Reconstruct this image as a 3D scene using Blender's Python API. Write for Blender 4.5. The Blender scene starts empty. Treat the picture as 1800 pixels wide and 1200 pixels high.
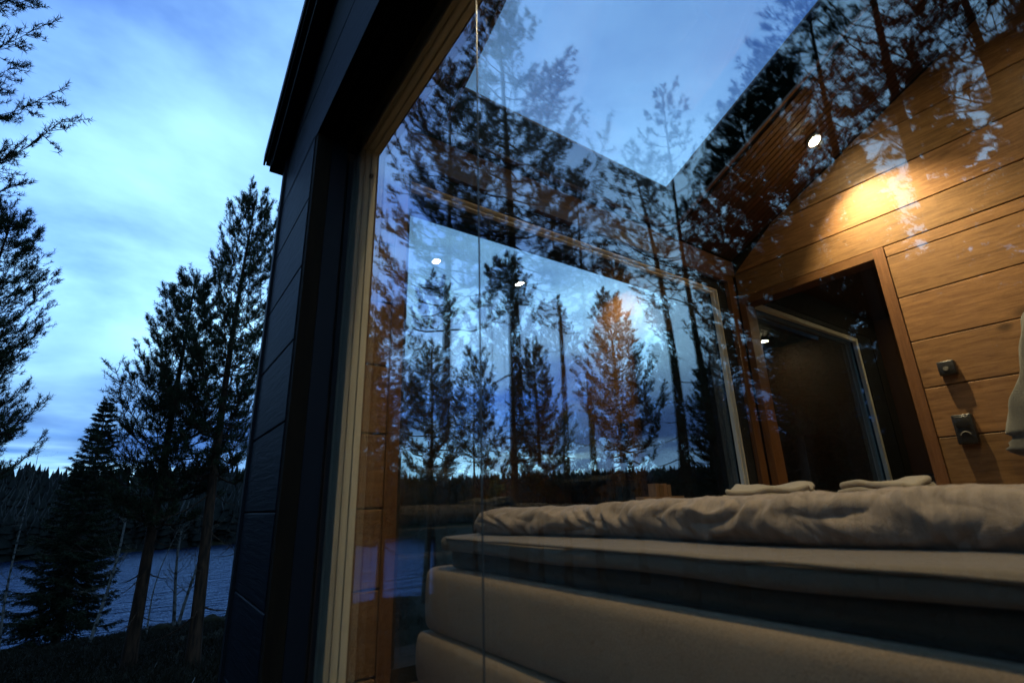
import bpy, bmesh, math, random
import numpy as np
from mathutils import Vector, Matrix, noise as mnoise

sc = bpy.context.scene
col = sc.collection
R = math.radians

# ------------------------------------------------------------------ camera
CAM = (-0.66, 0.0, 0.66)
def cam_matrix(pitch, roll, yaw):
    cy, sy = math.cos(yaw), math.sin(yaw)
    fw = Vector((sy*math.cos(pitch), cy*math.cos(pitch), math.sin(pitch)))
    rt = Vector((cy, -sy, 0)); up = rt.cross(fw)
    cr, sr = math.cos(roll), math.sin(roll)
    r2 = rt*cr + up*sr; u2 = up*cr - rt*sr
    m = Matrix((r2, u2, -fw)).transposed().to_4x4()
    m.translation = Vector(CAM)
    return m
cd = bpy.data.cameras.new('camera')
co = bpy.data.objects.new('camera', cd); col.objects.link(co)
cd.sensor_width = 36.0; cd.lens = 17.65
cd.clip_start = 0.02; cd.clip_end = 3000
co.matrix_world = cam_matrix(R(17.83), R(-1.833), R(35.6))
cd.dof.use_dof = True; cd.dof.focus_distance = 7.0; cd.dof.aperture_fstop = 3.2
sc.camera = co

# ------------------------------------------------------------------ sky
SUN_EL, SUN_AZ = 1.5, -35.0          # degrees; azimuth from +Y towards +X
w = bpy.data.worlds.new('World'); sc.world = w; w.use_nodes = True
nt = w.node_tree; N = nt.nodes; L = nt.links; N.clear()
def nd(t, **k):
    n = N.new(t)
    for a, b in k.items():
        if a.startswith('i_'):
            key = a[2:]
            n.inputs[int(key) if key.isdigit() else key].default_value = b
        else: setattr(n, a, b)
    return n
out = nd('ShaderNodeOutputWorld'); bg = nd('ShaderNodeBackground')
sky = nd('ShaderNodeTexSky', sky_type='NISHITA', sun_disc=False)
sky.sun_elevation = R(SUN_EL); sky.sun_rotation = R(SUN_AZ)
sky.air_density = 1.0; sky.dust_density = 0.3; sky.ozone_density = 6.0
tc = nd('ShaderNodeTexCoord')
sep = nd('ShaderNodeSeparateXYZ'); L.new(tc.outputs['Generated'], sep.inputs[0])
zc = nd('ShaderNodeMath', operation='MAXIMUM', i_1=0.0); L.new(sep.outputs['Z'], zc.inputs[0])
za = nd('ShaderNodeMath', operation='ADD', i_1=0.16); L.new(zc.outputs[0], za.inputs[0])
dx = nd('ShaderNodeMath', operation='DIVIDE'); L.new(sep.outputs['X'], dx.inputs[0]); L.new(za.outputs[0], dx.inputs[1])
dy = nd('ShaderNodeMath', operation='DIVIDE'); L.new(sep.outputs['Y'], dy.inputs[0]); L.new(za.outputs[0], dy.inputs[1])
cmb = nd('ShaderNodeCombineXYZ'); L.new(dx.outputs[0], cmb.inputs[0]); L.new(dy.outputs[0], cmb.inputs[1])
n1 = nd('ShaderNodeTexNoise'); n1.inputs['Scale'].default_value = 0.62; n1.inputs['Detail'].default_value = 7; n1.inputs['Roughness'].default_value = 0.53; n1.inputs['Distortion'].default_value = 0.3
L.new(cmb.outputs[0], n1.inputs['Vector'])
r1 = nd('ShaderNodeMapRange', interpolation_type='SMOOTHSTEP'); r1.inputs['From Min'].default_value = 0.30; r1.inputs['From Max'].default_value = 0.64
L.new(n1.outputs[0], r1.inputs['Value'])
mp2 = nd('ShaderNodeMapping'); mp2.inputs['Location'].default_value = (7.3, 2.1, 0.0); mp2.inputs['Scale'].default_value = (0.8, 0.8, 1)
L.new(cmb.outputs[0], mp2.inputs[0])
n2 = nd('ShaderNodeTexNoise'); n2.inputs['Scale'].default_value = 0.45; n2.inputs['Detail'].default_value = 6; n2.inputs['Roughness'].default_value = 0.5
L.new(mp2.outputs[0], n2.inputs['Vector'])
r2 = nd('ShaderNodeMapRange', interpolation_type='SMOOTHSTEP'); r2.inputs['From Min'].default_value = 0.36; r2.inputs['From Max'].default_value = 0.60
L.new(n2.outputs[0], r2.inputs['Value'])
tint = nd('ShaderNodeMixRGB', blend_type='MULTIPLY', i_0=1.0)
tint.inputs[2].default_value = (0.7, 1.55, 2.75, 1)
L.new(sky.outputs[0], tint.inputs[1])
# thin bright veil of cloud, then darker stratus banks low down
mixA = nd('ShaderNodeMixRGB', blend_type='MIX'); mixA.inputs[2].default_value = (2.4, 4.7, 7.0, 1)
veil = nd('ShaderNodeMapRange', interpolation_type='SMOOTHSTEP'); veil.inputs['From Min'].default_value = 0.80; veil.inputs['From Max'].default_value = 0.22
veil.inputs['To Min'].default_value = 0.7; veil.inputs['To Max'].default_value = 1.0; L.new(zc.outputs[0], veil.inputs['Value'])
fA = nd('ShaderNodeMath', operation='MULTIPLY'); L.new(r1.outputs[0], fA.inputs[0]); L.new(veil.outputs[0], fA.inputs[1])
L.new(fA.outputs[0], mixA.inputs[0]); L.new(tint.outputs[0], mixA.inputs[1])
low = nd('ShaderNodeMapRange', interpolation_type='SMOOTHSTEP'); low.inputs['From Min'].default_value = 0.34; low.inputs['From Max'].default_value = 0.13
low.inputs['To Min'].default_value = 0.05; low.inputs['To Max'].default_value = 1.0
L.new(zc.outputs[0], low.inputs['Value'])
fB = nd('ShaderNodeMath', operation='MULTIPLY'); L.new(r2.outputs[0], fB.inputs[0]); L.new(low.outputs[0], fB.inputs[1])
mixB = nd('ShaderNodeMixRGB', blend_type='MIX'); mixB.inputs[2].default_value = (0.24, 0.66, 1.9, 1)
L.new(fB.outputs[0], mixB.inputs[0]); L.new(mixA.outputs[0], mixB.inputs[1])
# pale gap between the cloud bank and the horizon, broken up along it
gp = nd('ShaderNodeMapRange', interpolation_type='SMOOTHSTEP'); gp.inputs['From Min'].default_value = 0.115; gp.inputs['From Max'].default_value = 0.075; L.new(zc.outputs[0], gp.inputs['Value'])
mp3 = nd('ShaderNodeMapping'); mp3.inputs['Scale'].default_value = (3.0, 3.0, 26.0); L.new(tc.outputs['Generated'], mp3.inputs[0])
n3 = nd('ShaderNodeTexNoise'); n3.inputs['Scale'].default_value = 1.0; n3.inputs['Detail'].default_value = 4; L.new(mp3.outputs[0], n3.inputs['Vector'])
r3 = nd('ShaderNodeMapRange', interpolation_type='SMOOTHSTEP'); r3.inputs['From Min'].default_value = 0.50; r3.inputs['From Max'].default_value = 0.66; L.new(n3.outputs[0], r3.inputs['Value'])
fC = nd('ShaderNodeMath', operation='MULTIPLY'); L.new(gp.outputs[0], fC.inputs[0]); L.new(r3.outputs[0], fC.inputs[1])
mixC = nd('ShaderNodeMixRGB', blend_type='MIX'); mixC.inputs[2].default_value = (2.3, 4.2, 5.4, 1)
L.new(fC.outputs[0], mixC.inputs[0]); L.new(mixB.outputs[0], mixC.inputs[1])
L.new(mixC.outputs[0], bg.inputs[0]); bg.inputs[1].default_value = 0.15
L.new(bg.outputs[0], out.inputs[0])

# ------------------------------------------------------------------ afterglow sun, exposure
sl = bpy.data.lights.new('sun', 'SUN'); sl.energy = 0.02; sl.angle = R(120); sl.color = (1.0, 0.9, 0.78)
so = bpy.data.objects.new('sun', sl); col.objects.link(so)
sd = Vector((math.sin(R(SUN_AZ))*math.cos(R(SUN_EL)), math.cos(R(SUN_AZ))*math.cos(R(SUN_EL)), math.sin(R(SUN_EL))))
so.rotation_euler = sd.to_track_quat('Z', 'Y').to_euler()
vs = sc.view_settings
vs.view_transform = 'Standard'; vs.look = 'None'; vs.exposure = 1.12; vs.gamma = 1.0; vs.use_curve_mapping = False
cy_ = sc.cycles
cy_.use_denoising = True; cy_.max_bounces = 10; cy_.transparent_max_bounces = 32; cy_.glossy_bounces = 5
cy_.diffuse_bounces = 4; cy_.sample_clamp_indirect = 3.0; cy_.caustics_reflective = True; cy_.blur_glossy = 0.0; cy_.caustics_refractive = False

# ------------------------------------------------------------------ helpers
class MB:
    def __init__(s): s.v = []; s.f = []
    def add(s, vs_, fs):
        o = len(s.v); s.v += [tuple(p) for p in vs_]; s.f += [tuple(i+o for i in f) for f in fs]; return s
    def box(s, x0, x1, y0, y1, z0, z1):
        return s.add([(x0,y0,z0),(x1,y0,z0),(x1,y1,z0),(x0,y1,z0),(x0,y0,z1),(x1,y0,z1),(x1,y1,z1),(x0,y1,z1)],
              [(0,3,2,1),(4,5,6,7),(0,1,5,4),(1,2,6,5),(2,3,7,6),(3,0,4,7)])
    def hexa(s, p): # 8 points, bottom ring then top ring
        return s.add(p, [(0,3,2,1),(4,5,6,7),(0,1,5,4),(1,2,6,5),(2,3,7,6),(3,0,4,7)])
    def tube(s, pts, rad, n=8, cap=True):
        pts = [Vector(p) for p in pts]; rings = []
        o = len(s.v)
        for i, p in enumerate(pts):
            d = (pts[min(i+1, len(pts)-1)] - pts[max(i-1, 0)])
            d = d.normalized() if d.length > 1e-9 else Vector((0,0,1))
            a = d.cross(Vector((0.31, 0.17, 0.93)) if abs(d.z) < 0.9 else Vector((1, 0.1, 0))).normalized(); b = d.cross(a)
            for k in range(n):
                t = 2*math.pi*k/n
                s.v.append(tuple(p + a*(rad[i]*math.cos(t)) + b*(rad[i]*math.sin(t))))
        for i in range(len(pts)-1):
            for k in range(n):
                k2 = (k+1) % n
                s.f.append((o+i*n+k, o+i*n+k2, o+(i+1)*n+k2, o+(i+1)*n+k))
        if cap:
            s.f.append(tuple(o+k for k in range(n))[::-1]); e = o+(len(pts)-1)*n
            s.f.append(tuple(e+k for k in range(n)))
        return s
    def lathe(s, c, prof, n=20):
        o = len(s.v)
        for (r, z) in prof:
            for k in range(n):
                t = 2*math.pi*k/n; s.v.append((c[0]+r*math.cos(t), c[1]+r*math.sin(t), c[2]+z))
        for i in range(len(prof)-1):
            for k in range(n):
                k2 = (k+1) % n; s.f.append((o+i*n+k, o+i*n+k2, o+(i+1)*n+k2, o+(i+1)*n+k))
        s.f.append(tuple(o+k for k in range(n))[::-1]); e = o+(len(prof)-1)*n; s.f.append(tuple(e+k for k in range(n)))
        return s
    def mesh(s, name):
        m = bpy.data.meshes.new(name); m.from_pydata(s.v, [], s.f)
        bm = bmesh.new(); bm.from_mesh(m); bmesh.ops.recalc_face_normals(bm, faces=bm.faces); bm.to_mesh(m); bm.free()
        return m

def wloc(o):
    v = Vector((0,0,0))
    while o: v += o.location; o = o.parent
    return v
def link(name, me, mat, parent=None, smooth=False, world=True):
    o = bpy.data.objects.new(name, me); col.objects.link(o)
    if mat and not me.materials: me.materials.append(mat)
    if parent:
        o.parent = parent
        if world: o.location = -wloc(parent)
    if smooth:
        me.polygons.foreach_set('use_smooth', [True]*len(me.polygons)); me.update()
    return o
def mk(name, mb, mat, parent=None, smooth=False): return link(name, mb.mesh(name), mat, parent, smooth)
def tag(o, label=None, cat=None, group=None, kind=None):
    if label: o['label'] = label
    if cat: o['category'] = cat
    if group: o['group'] = group
    if kind: o['kind'] = kind
    return o
def thing(name, loc, label, cat, group=None):
    o = bpy.data.objects.new(name, None); col.objects.link(o); o.location = loc; o.empty_display_size = 0.1
    return tag(o, label, cat, group)
def rbox(x0, x1, y0, y1, z0, z1, r, seg=4):
    bm = bmesh.new(); bmesh.ops.create_cube(bm, size=1)
    for v in bm.verts:
        v.co = Vector(((x0+x1)/2+v.co.x*(x1-x0), (y0+y1)/2+v.co.y*(y1-y0), (z0+z1)/2+v.co.z*(z1-z0)))
    bmesh.ops.bevel(bm, geom=list(bm.edges), offset=r, segments=seg, profile=0.5, affect='EDGES', clamp_overlap=True)
    m = bpy.data.meshes.new('rbox'); bm.to_mesh(m); bm.free(); return m
def fastmesh(name, verts, faces):    # numpy arrays; faces all with the same corner count
    me = bpy.data.meshes.new(name)
    nv, nf, k = len(verts), len(faces), faces.shape[1]
    me.vertices.add(nv); me.vertices.foreach_set('co', np.ascontiguousarray(verts, dtype=np.float32).ravel())
    me.loops.add(nf*k); me.loops.foreach_set('vertex_index', np.ascontiguousarray(faces, dtype=np.int32).ravel())
    me.polygons.add(nf); me.polygons.foreach_set('loop_start', np.arange(0, nf*k, k, dtype=np.int32))
    me.update(calc_edges=True); me.validate(); return me

# ------------------------------------------------------------------ materials
def mat(name):
    m = bpy.data.materials.new(name); m.use_nodes = True
    t = m.node_tree; b = t.nodes['Principled BSDF']; return m, t, b
def set_(b, **k):
    for a, v in k.items():
        n = a.replace('_', ' ')
        if n in b.inputs: b.inputs[n].default_value = v
def plain(name, c, rough=0.5, spec=0.5, metal=0.0):
    m, t, b = mat(name); set_(b, Base_Color=(*c, 1), Roughness=rough, Metallic=metal); b.inputs['Specular IOR Level'].default_value = spec
    return m
def wood(name, c0, c1, scale=(1, 1, 1), rough=0.45, bump=0.25, knots=True, spec=0.4):
    m, t, b = mat(name); n = t.nodes; l = t.links
    tc = n.new('ShaderNodeTexCoord'); oi = n.new('ShaderNodeObjectInfo')
    ad = n.new('ShaderNodeVectorMath'); ad.operation = 'ADD'; l.new(tc.outputs['Object'], ad.inputs[0])
    rm = n.new('ShaderNodeVectorMath'); rm.operation = 'SCALE'; rm.inputs[0].default_value = (17, 31, 9); l.new(oi.outputs['Random'], rm.inputs['Scale'])
    l.new(rm.outputs[0], ad.inputs[1])
    mp = n.new('ShaderNodeMapping'); mp.inputs['Scale'].default_value = scale; l.new(ad.outputs[0], mp.inputs[0])
    nz = n.new('ShaderNodeTexNoise'); nz.inputs['Scale'].default_value = 6; nz.inputs['Detail'].default_value = 8; nz.inputs['Roughness'].default_value = 0.62; nz.inputs['Distortion'].default_value = 0.6
    l.new(mp.outputs[0], nz.inputs['Vector'])
    cr = n.new('ShaderNodeValToRGB'); cr.color_ramp.elements[0].position = 0.3; cr.color_ramp.elements[1].position = 0.72
    cr.color_ramp.elements[0].color = (*c0, 1); cr.color_ramp.elements[1].color = (*c1, 1)
    l.new(nz.outputs[0], cr.inputs[0]); base = cr.outputs[0]
    if knots:
        mk_ = n.new('ShaderNodeMapping'); mk_.inputs['Scale'].default_value = (0.02, 1.0, 1.5) if scale[1] < 2 else (1.0, 0.02, 1.5); l.new(ad.outputs[0], mk_.inputs[0])
        vo = n.new('ShaderNodeTexVoronoi'); vo.inputs['Scale'].default_value = 2.6; l.new(mk_.outputs[0], vo.inputs['Vector'])
        sx = n.new('ShaderNodeSeparateXYZ'); l.new(vo.outputs['Color'], sx.inputs[0])
        kd = n.new('ShaderNodeMath'); kd.operation = 'MULTIPLY_ADD'; kd.inputs[1].default_value = 0.17; kd.inputs[2].default_value = 0.004; l.new(sx.outputs[0], kd.inputs[0])
        kq = n.new('ShaderNodeMath'); kq.operation = 'DIVIDE'; l.new(vo.outputs['Distance'], kq.inputs[0]); l.new(kd.outputs[0], kq.inputs[1])
        kr = n.new('ShaderNodeMapRange'); kr.inputs['From Min'].default_value = 0.35; kr.inputs['From Max'].default_value = 1.0; kr.inputs['To Min'].default_value = 0.42; kr.inputs['To Max'].default_value = 1
        l.new(kq.outputs[0], kr.inputs['Value'])
        mu = n.new('ShaderNodeMixRGB'); mu.blend_type = 'MULTIPLY'; mu.inputs[0].default_value = 1; l.new(base, mu.inputs[1]); l.new(kr.outputs[0], mu.inputs[2]); base = mu.outputs[0]
    hs = n.new('ShaderNodeHueSaturation'); l.new(base, hs.inputs['Color'])
    vr = n.new('ShaderNodeMapRange'); vr.inputs['To Min'].default_value = 0.78; vr.inputs['To Max'].default_value = 1.14; l.new(oi.outputs['Random'], vr.inputs['Value']); l.new(vr.outputs[0], hs.inputs['Value'])
    hr = n.new('ShaderNodeMapRange'); hr.inputs['From Min'].default_value = 1; hr.inputs['From Max'].default_value = 0; hr.inputs['To Min'].default_value = 0.496; hr.inputs['To Max'].default_value = 0.504; l.new(oi.outputs['Random'], hr.inputs['Value']); l.new(hr.outputs[0], hs.inputs['Hue'])
    l.new(hs.outputs[0], b.inputs['Base Color'])
    bp = n.new('ShaderNodeBump'); bp.inputs['Strength'].default_value = bump; bp.inputs['Distance'].default_value = 0.004
    l.new(nz.outputs[0], bp.inputs['Height']); l.new(bp.outputs[0], b.inputs['Normal'])
    b.inputs['Roughness'].default_value = rough; b.inputs['Specular IOR Level'].default_value = spec
    return m
def fabric(name, c0, c1, scale=400, rough=0.9, bump=0.3, big=3.0, stripe=None, sheen=0.15, crease=None):
    m, t, b = mat(name); n = t.nodes; l = t.links
    tc = n.new('ShaderNodeTexCoord')
    nz = n.new('ShaderNodeTexNoise'); nz.inputs['Scale'].default_value = scale; nz.inputs['Detail'].default_value = 3; l.new(tc.outputs['Object'], nz.inputs['Vector'])
    nb = n.new('ShaderNodeTexNoise'); nb.inputs['Scale'].default_value = big; nb.inputs['Detail'].default_value = 5; l.new(tc.outputs['Object'], nb.inputs['Vector'])
    ad = n.new('ShaderNodeMath'); ad.operation = 'MULTIPLY_ADD'; ad.inputs[1].default_value = 0.6; l.new(nz.outputs[0], ad.inputs[0])
    sb = n.new('ShaderNodeMath'); sb.operation = 'MULTIPLY'; sb.inputs[1].default_value = 0.4; l.new(nb.outputs[0], sb.inputs[0]); l.new(sb.outputs[0], ad.inputs[2])
    cr = n.new('ShaderNodeValToRGB'); cr.color_ramp.elements[0].position = 0.34; cr.color_ramp.elements[1].position = 0.66
    cr.color_ramp.elements[0].color = (*c0, 1); cr.color_ramp.elements[1].color = (*c1, 1); l.new(ad.outputs[0], cr.inputs[0])
    src = cr.outputs[0]
    if stripe:
        wv = n.new('ShaderNodeTexWave'); wv.bands_direction = 'Y'; wv.inputs['Scale'].default_value = stripe; l.new(tc.outputs['Object'], wv.inputs['Vector'])
        mr = n.new('ShaderNodeMapRange'); mr.inputs['From Min'].default_value = 0.45; mr.inputs['From Max'].default_value = 0.55; mr.inputs['To Min'].default_value = 0.86; mr.inputs['To Max'].default_value = 1.0; l.new(wv.outputs[1], mr.inputs['Value'])
        mu = n.new('ShaderNodeMixRGB'); mu.blend_type = 'MULTIPLY'; mu.inputs[0].default_value = 1; l.new(src, mu.inputs[1]); l.new(mr.outputs[0], mu.inputs[2]); src = mu.outputs[0]
    l.new(src, b.inputs['Base Color'])
    bp = n.new('ShaderNodeBump'); bp.inputs['Strength'].default_value = bump; bp.inputs['Distance'].default_value = 0.002; l.new(nz.outputs[0], bp.inputs['Height']); l.new(bp.outputs[0], b.inputs['Normal'])
    if crease:
        mpc = n.new('ShaderNodeMapping'); mpc.inputs['Rotation'].default_value = (0.3, 0.5, 0.6); mpc.inputs['Scale'].default_value = (1.0, 2.2, 1.0); l.new(tc.outputs['Object'], mpc.inputs[0])
        nc = n.new('ShaderNodeTexNoise'); nc.inputs['Scale'].default_value = crease; nc.inputs['Detail'].default_value = 4; nc.inputs['Roughness'].default_value = 0.5; nc.inputs['Distortion'].default_value = 1.2; l.new(mpc.outputs[0], nc.inputs['Vector'])
        ab = n.new('ShaderNodeMath'); ab.operation = 'SUBTRACT'; ab.inputs[1].default_value = 0.5; l.new(nc.outputs[0], ab.inputs[0])
        a2 = n.new('ShaderNodeMath'); a2.operation = 'ABSOLUTE'; l.new(ab.outputs[0], a2.inputs[0])
        b2 = n.new('ShaderNodeBump'); b2.inputs['Strength'].default_value = 0.35; b2.inputs['Distance'].default_value = 0.035; l.new(a2.outputs[0], b2.inputs['Height']); l.new(bp.outputs[0], b2.inputs['Normal']); l.new(b2.outputs[0], b.inputs['Normal'])
    b.inputs['Roughness'].default_value = rough; b.inputs['Specular IOR Level'].default_value = 0.2
    b.inputs['Sheen Weight'].default_value = sheen
    return m
def glassmat(name, tr=(0.95, 0.97, 0.96)):
    m, t, b = mat(name); n = t.nodes; l = t.links; n.remove(b)
    o = n['Material Output']
    fr = n.new('ShaderNodeFresnel'); ge = n.new('ShaderNodeNewGeometry')
    io = n.new('ShaderNodeMapRange'); io.inputs['To Min'].default_value = 1.5; io.inputs['To Max'].default_value = 1/1.5
    l.new(ge.outputs['Backfacing'], io.inputs['Value']); l.new(io.outputs[0], fr.inputs['IOR'])
    a = n.new('ShaderNodeMath'); a.operation = 'MULTIPLY'; a.inputs[1].default_value = 2; l.new(fr.outputs[0], a.inputs[0])
    c = n.new('ShaderNodeMath'); c.operation = 'ADD'; c.inputs[1].default_value = 1; l.new(fr.outputs[0], c.inputs[0])
    d = n.new('ShaderNodeMath'); d.operation = 'DIVIDE'; l.new(a.outputs[0], d.inputs[0]); l.new(c.outputs[0], d.inputs[1])
    tb = n.new('ShaderNodeBsdfTransparent'); tb.inputs[0].default_value = (*tr, 1)
    gb = n.new('ShaderNodeBsdfGlossy'); gb.inputs['Roughness'].default_value = 0.0; gb.inputs['Color'].default_value = (1, 1, 1, 1)
    mx = n.new('ShaderNodeMixShader'); l.new(d.outputs[0], mx.inputs[0]); l.new(tb.outputs[0], mx.inputs[1]); l.new(gb.outputs[0], mx.inputs[2])
    l.new(mx.outputs[0], o.inputs['Surface'])
    return m
def emit(name, c, s):
    m, t, b = mat(name); set_(b, Base_Color=(0, 0, 0, 1)); b.inputs['Emission Color'].default_value = (*c, 1); b.inputs['Emission Strength'].default_value = s; return m

M = {}
M['clad'] = wood('black_stained_wood', (0.0012, 0.0016, 0.0026), (0.0045, 0.0058, 0.0095), (9, 0.7, 9), rough=0.55, bump=1.0, knots=False, spec=0.07)
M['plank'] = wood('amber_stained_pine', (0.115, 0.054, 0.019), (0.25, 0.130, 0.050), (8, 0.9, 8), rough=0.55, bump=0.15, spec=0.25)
M['plankx'] = wood('amber_stained_pine_end', (0.105, 0.050, 0.018), (0.22, 0.115, 0.044), (0.9, 8, 8), rough=0.55, bump=0.15, spec=0.25)
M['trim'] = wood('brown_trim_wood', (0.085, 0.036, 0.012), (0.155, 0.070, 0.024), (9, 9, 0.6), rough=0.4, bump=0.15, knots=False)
M['trimh'] = wood('brown_trim_wood_horizontal', (0.085, 0.036, 0.012), (0.155, 0.070, 0.024), (0.8, 0.8, 9), rough=0.4, bump=0.15, knots=False)
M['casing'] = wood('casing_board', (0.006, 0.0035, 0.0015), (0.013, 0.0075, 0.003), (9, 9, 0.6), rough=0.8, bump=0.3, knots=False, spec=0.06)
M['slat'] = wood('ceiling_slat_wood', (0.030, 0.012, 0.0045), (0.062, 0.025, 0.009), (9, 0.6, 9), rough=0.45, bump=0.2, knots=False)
M['frame'] = wood('pale_window_frame', (0.68, 0.61, 0.45), (0.78, 0.71, 0.54), (30, 30, 1.2), rough=0.4, bump=0.08, knots=False)
M['black'] = plain('black_sheet_metal', (0.003, 0.003, 0.004), 0.6, 0.15)
M['gasket'] = plain('black_rubber', (0.012, 0.012, 0.012), 0.7, 0.3)
M['darkwall'] = plain('dark_backing', (0.02, 0.016, 0.012), 0.8, 0.2)
M['inner'] = plain('brown_inner_face', (0.07, 0.034, 0.013), 0.6, 0.3)
M['floor'] = wood('oak_floor_boards', (0.16, 0.09, 0.045), (0.28, 0.17, 0.09), (6, 0.5, 6), rough=0.4, knots=False)
M['glass'] = glassmat('window_glass')
M['seal'] = plain('clear_grey_sealant', (0.05, 0.045, 0.035), 0.25, 0.6)
M['bedbox'] = fabric('brown_upholstery', (0.155, 0.108, 0.068), (0.265, 0.19, 0.122), 240, 0.85, 0.6, 2.5)
M['sheet'] = fabric('dark_taupe_sheet', (0.088, 0.068, 0.048), (0.125, 0.098, 0.070), 500, 0.85, 0.15, 4, crease=3.0)
M['mattress'] = fabric('shaded_brown_mattress_cover', (0.026, 0.018, 0.011), (0.038, 0.026, 0.017), 500, 0.9, 0.2, 4)  # brown cover, darkened to paint in the shadow band under the topper
M['duvet'] = fabric('taupe_striped_duvet', (0.19, 0.143, 0.107), (0.25, 0.192, 0.147), 600, 0.75, 0.12, 5, stripe=9, crease=7.0)
M['pillow'] = fabric('olive_grey_pillowcase', (0.20, 0.18, 0.14), (0.27, 0.245, 0.20), 500, 0.85, 0.15, 4)
M['towel'] = fabric('cream_towelling', (0.27, 0.225, 0.165), (0.36, 0.305, 0.23), 220, 0.95, 0.9, 6)
M['grey_knit'] = fabric('grey_knit', (0.04, 0.039, 0.035), (0.08, 0.078, 0.07), 180, 0.95, 1.0, 8)
M['plastic'] = plain('black_switch_plastic', (0.015, 0.014, 0.013), 0.35, 0.5)
M['knob'] = plain('grey_knob', (0.14, 0.13, 0.11), 0.35, 0.5)
M['bulb'] = emit('lit_bulb', (1.0, 0.82, 0.52), 220)
M['ring'] = plain('lamp_ring', (0.35, 0.33, 0.30), 0.4, 0.5)
M['steel'] = plain('stove_steel', (0.012, 0.012, 0.013), 0.5, 0.4)
M['ceramic'] = plain('white_ceramic', (0.7, 0.68, 0.62), 0.3, 0.5)
M['leafdry'] = plain('yellow_green_leaf', (0.25, 0.24, 0.06), 0.7, 0.3)
M['boxwood'] = wood('small_box_wood', (0.16, 0.085, 0.04), (0.24, 0.135, 0.065), (12, 12, 1), knots=False)

def foliage(name, c0, c1):
    m, t, b = mat(name); n = t.nodes; l = t.links
    g = n.new('ShaderNodeNewGeometry'); oi = n.new('ShaderNodeObjectInfo')
    cr = n.new('ShaderNodeValToRGB'); cr.color_ramp.elements[0].color = (*c0, 1); cr.color_ramp.elements[1].color = (*c1, 1)
    l.new(g.outputs['Random Per Island'], cr.inputs[0])
    hs = n.new('ShaderNodeHueSaturation'); l.new(cr.outputs[0], hs.inputs['Color'])
    vr = n.new('ShaderNodeMapRange'); vr.inputs['To Min'].default_value = 0.7; vr.inputs['To Max'].default_value = 1.25; l.new(oi.outputs['Random'], vr.inputs['Value']); l.new(vr.outputs[0], hs.inputs['Value'])
    hr = n.new('ShaderNodeMapRange'); hr.inputs['From Min'].default_value = 1; hr.inputs['From Max'].default_value = 0; hr.inputs['To Min'].default_value = 0.496; hr.inputs['To Max'].default_value = 0.504; l.new(oi.outputs['Random'], hr.inputs['Value']); l.new(hr.outputs[0], hs.inputs['Hue'])
    l.new(hs.outputs[0], b.inputs['Base Color']); b.inputs['Roughness'].default_value = 0.7; b.inputs['Specular IOR Level'].default_value = 0.08
    return m
M['needle'] = foliage('pine_needles', (0.012, 0.018, 0.008), (0.030, 0.040, 0.017))
M['spruce'] = foliage('spruce_needles', (0.008, 0.013, 0.007), (0.020, 0.028, 0.013))
M['farwood'] = foliage('far_conifers', (0.0025, 0.0035, 0.0028), (0.0045, 0.006, 0.0042))
M['heather'] = foliage('heather_sprigs', (0.008, 0.008, 0.004), (0.020, 0.016, 0.009))
def bark(name, c0, c1, sc_, white=False):
    m, t, b = mat(name); n = t.nodes; l = t.links
    tc = n.new('ShaderNodeTexCoord'); mp = n.new('ShaderNodeMapping'); mp.inputs['Scale'].default_value = sc_; l.new(tc.outputs['Object'], mp.inputs[0])
    nz = n.new('ShaderNodeTexNoise'); nz.inputs['Scale'].default_value = 5; nz.inputs['Detail'].default_value = 7; l.new(mp.outputs[0], nz.inputs['Vector'])
    cr = n.new('ShaderNodeValToRGB'); cr.color_ramp.elements[0].position = 0.42 if white else 0.35; cr.color_ramp.elements[1].position = 0.5 if white else 0.65
    cr.color_ramp.elements[0].color = (*c0, 1); cr.color_ramp.elements[1].color = (*c1, 1); l.new(nz.outputs[0], cr.inputs[0]); l.new(cr.outputs[0], b.inputs['Base Color'])
    bp = n.new('ShaderNodeBump'); bp.inputs['Strength'].default_value = 0.8; bp.inputs['Distance'].default_value = 0.02; l.new(nz.outputs[0], bp.inputs['Height']); l.new(bp.outputs[0], b.inputs['Normal'])
    b.inputs['Roughness'].default_value = 0.85; b.inputs['Specular IOR Level'].default_value = 0.08
    return m
M['pbark'] = bark('pine_bark', (0.014, 0.009, 0.006), (0.048, 0.025, 0.014), (3, 3, 0.7))
M['sbark'] = bark('spruce_bark', (0.03, 0.024, 0.018), (0.07, 0.055, 0.04), (3, 3, 1))
M['bbark'] = bark('birch_bark', (0.012, 0.012, 0.011), (0.085, 0.082, 0.078), (1.2, 1.2, 2.2), True)
def groundmat():
    m, t, b = mat('forest_floor'); n = t.nodes; l = t.links
    tc = n.new('ShaderNodeTexCoord')
    nz = n.new('ShaderNodeTexNoise'); nz.inputs['Scale'].default_value = 1.3; nz.inputs['Detail'].default_value = 9; nz.inputs['Roughness'].default_value = 0.65; l.new(tc.outputs['Object'], nz.inputs['Vector'])
    cr = n.new('ShaderNodeValToRGB'); e = cr.color_ramp.elements
    e[0].position = 0.35; e[0].color = (0.006, 0.005, 0.0035, 1); e[1].position = 0.7; e[1].color = (0.020, 0.016, 0.009, 1)
    x = e.new(0.52); x.color = (0.011, 0.010, 0.005, 1)
    l.new(nz.outputs[0], cr.inputs[0]); l.new(cr.outputs[0], b.inputs['Base Color'])
    bp = n.new('ShaderNodeBump'); bp.inputs['Strength'].default_value = 0.9; bp.inputs['Distance'].default_value = 0.08; l.new(nz.outputs[0], bp.inputs['Height']); l.new(bp.outputs[0], b.inputs['Normal'])
    b.inputs['Roughness'].default_value = 0.95; b.inputs['Specular IOR Level'].default_value = 0.03; return m
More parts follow.
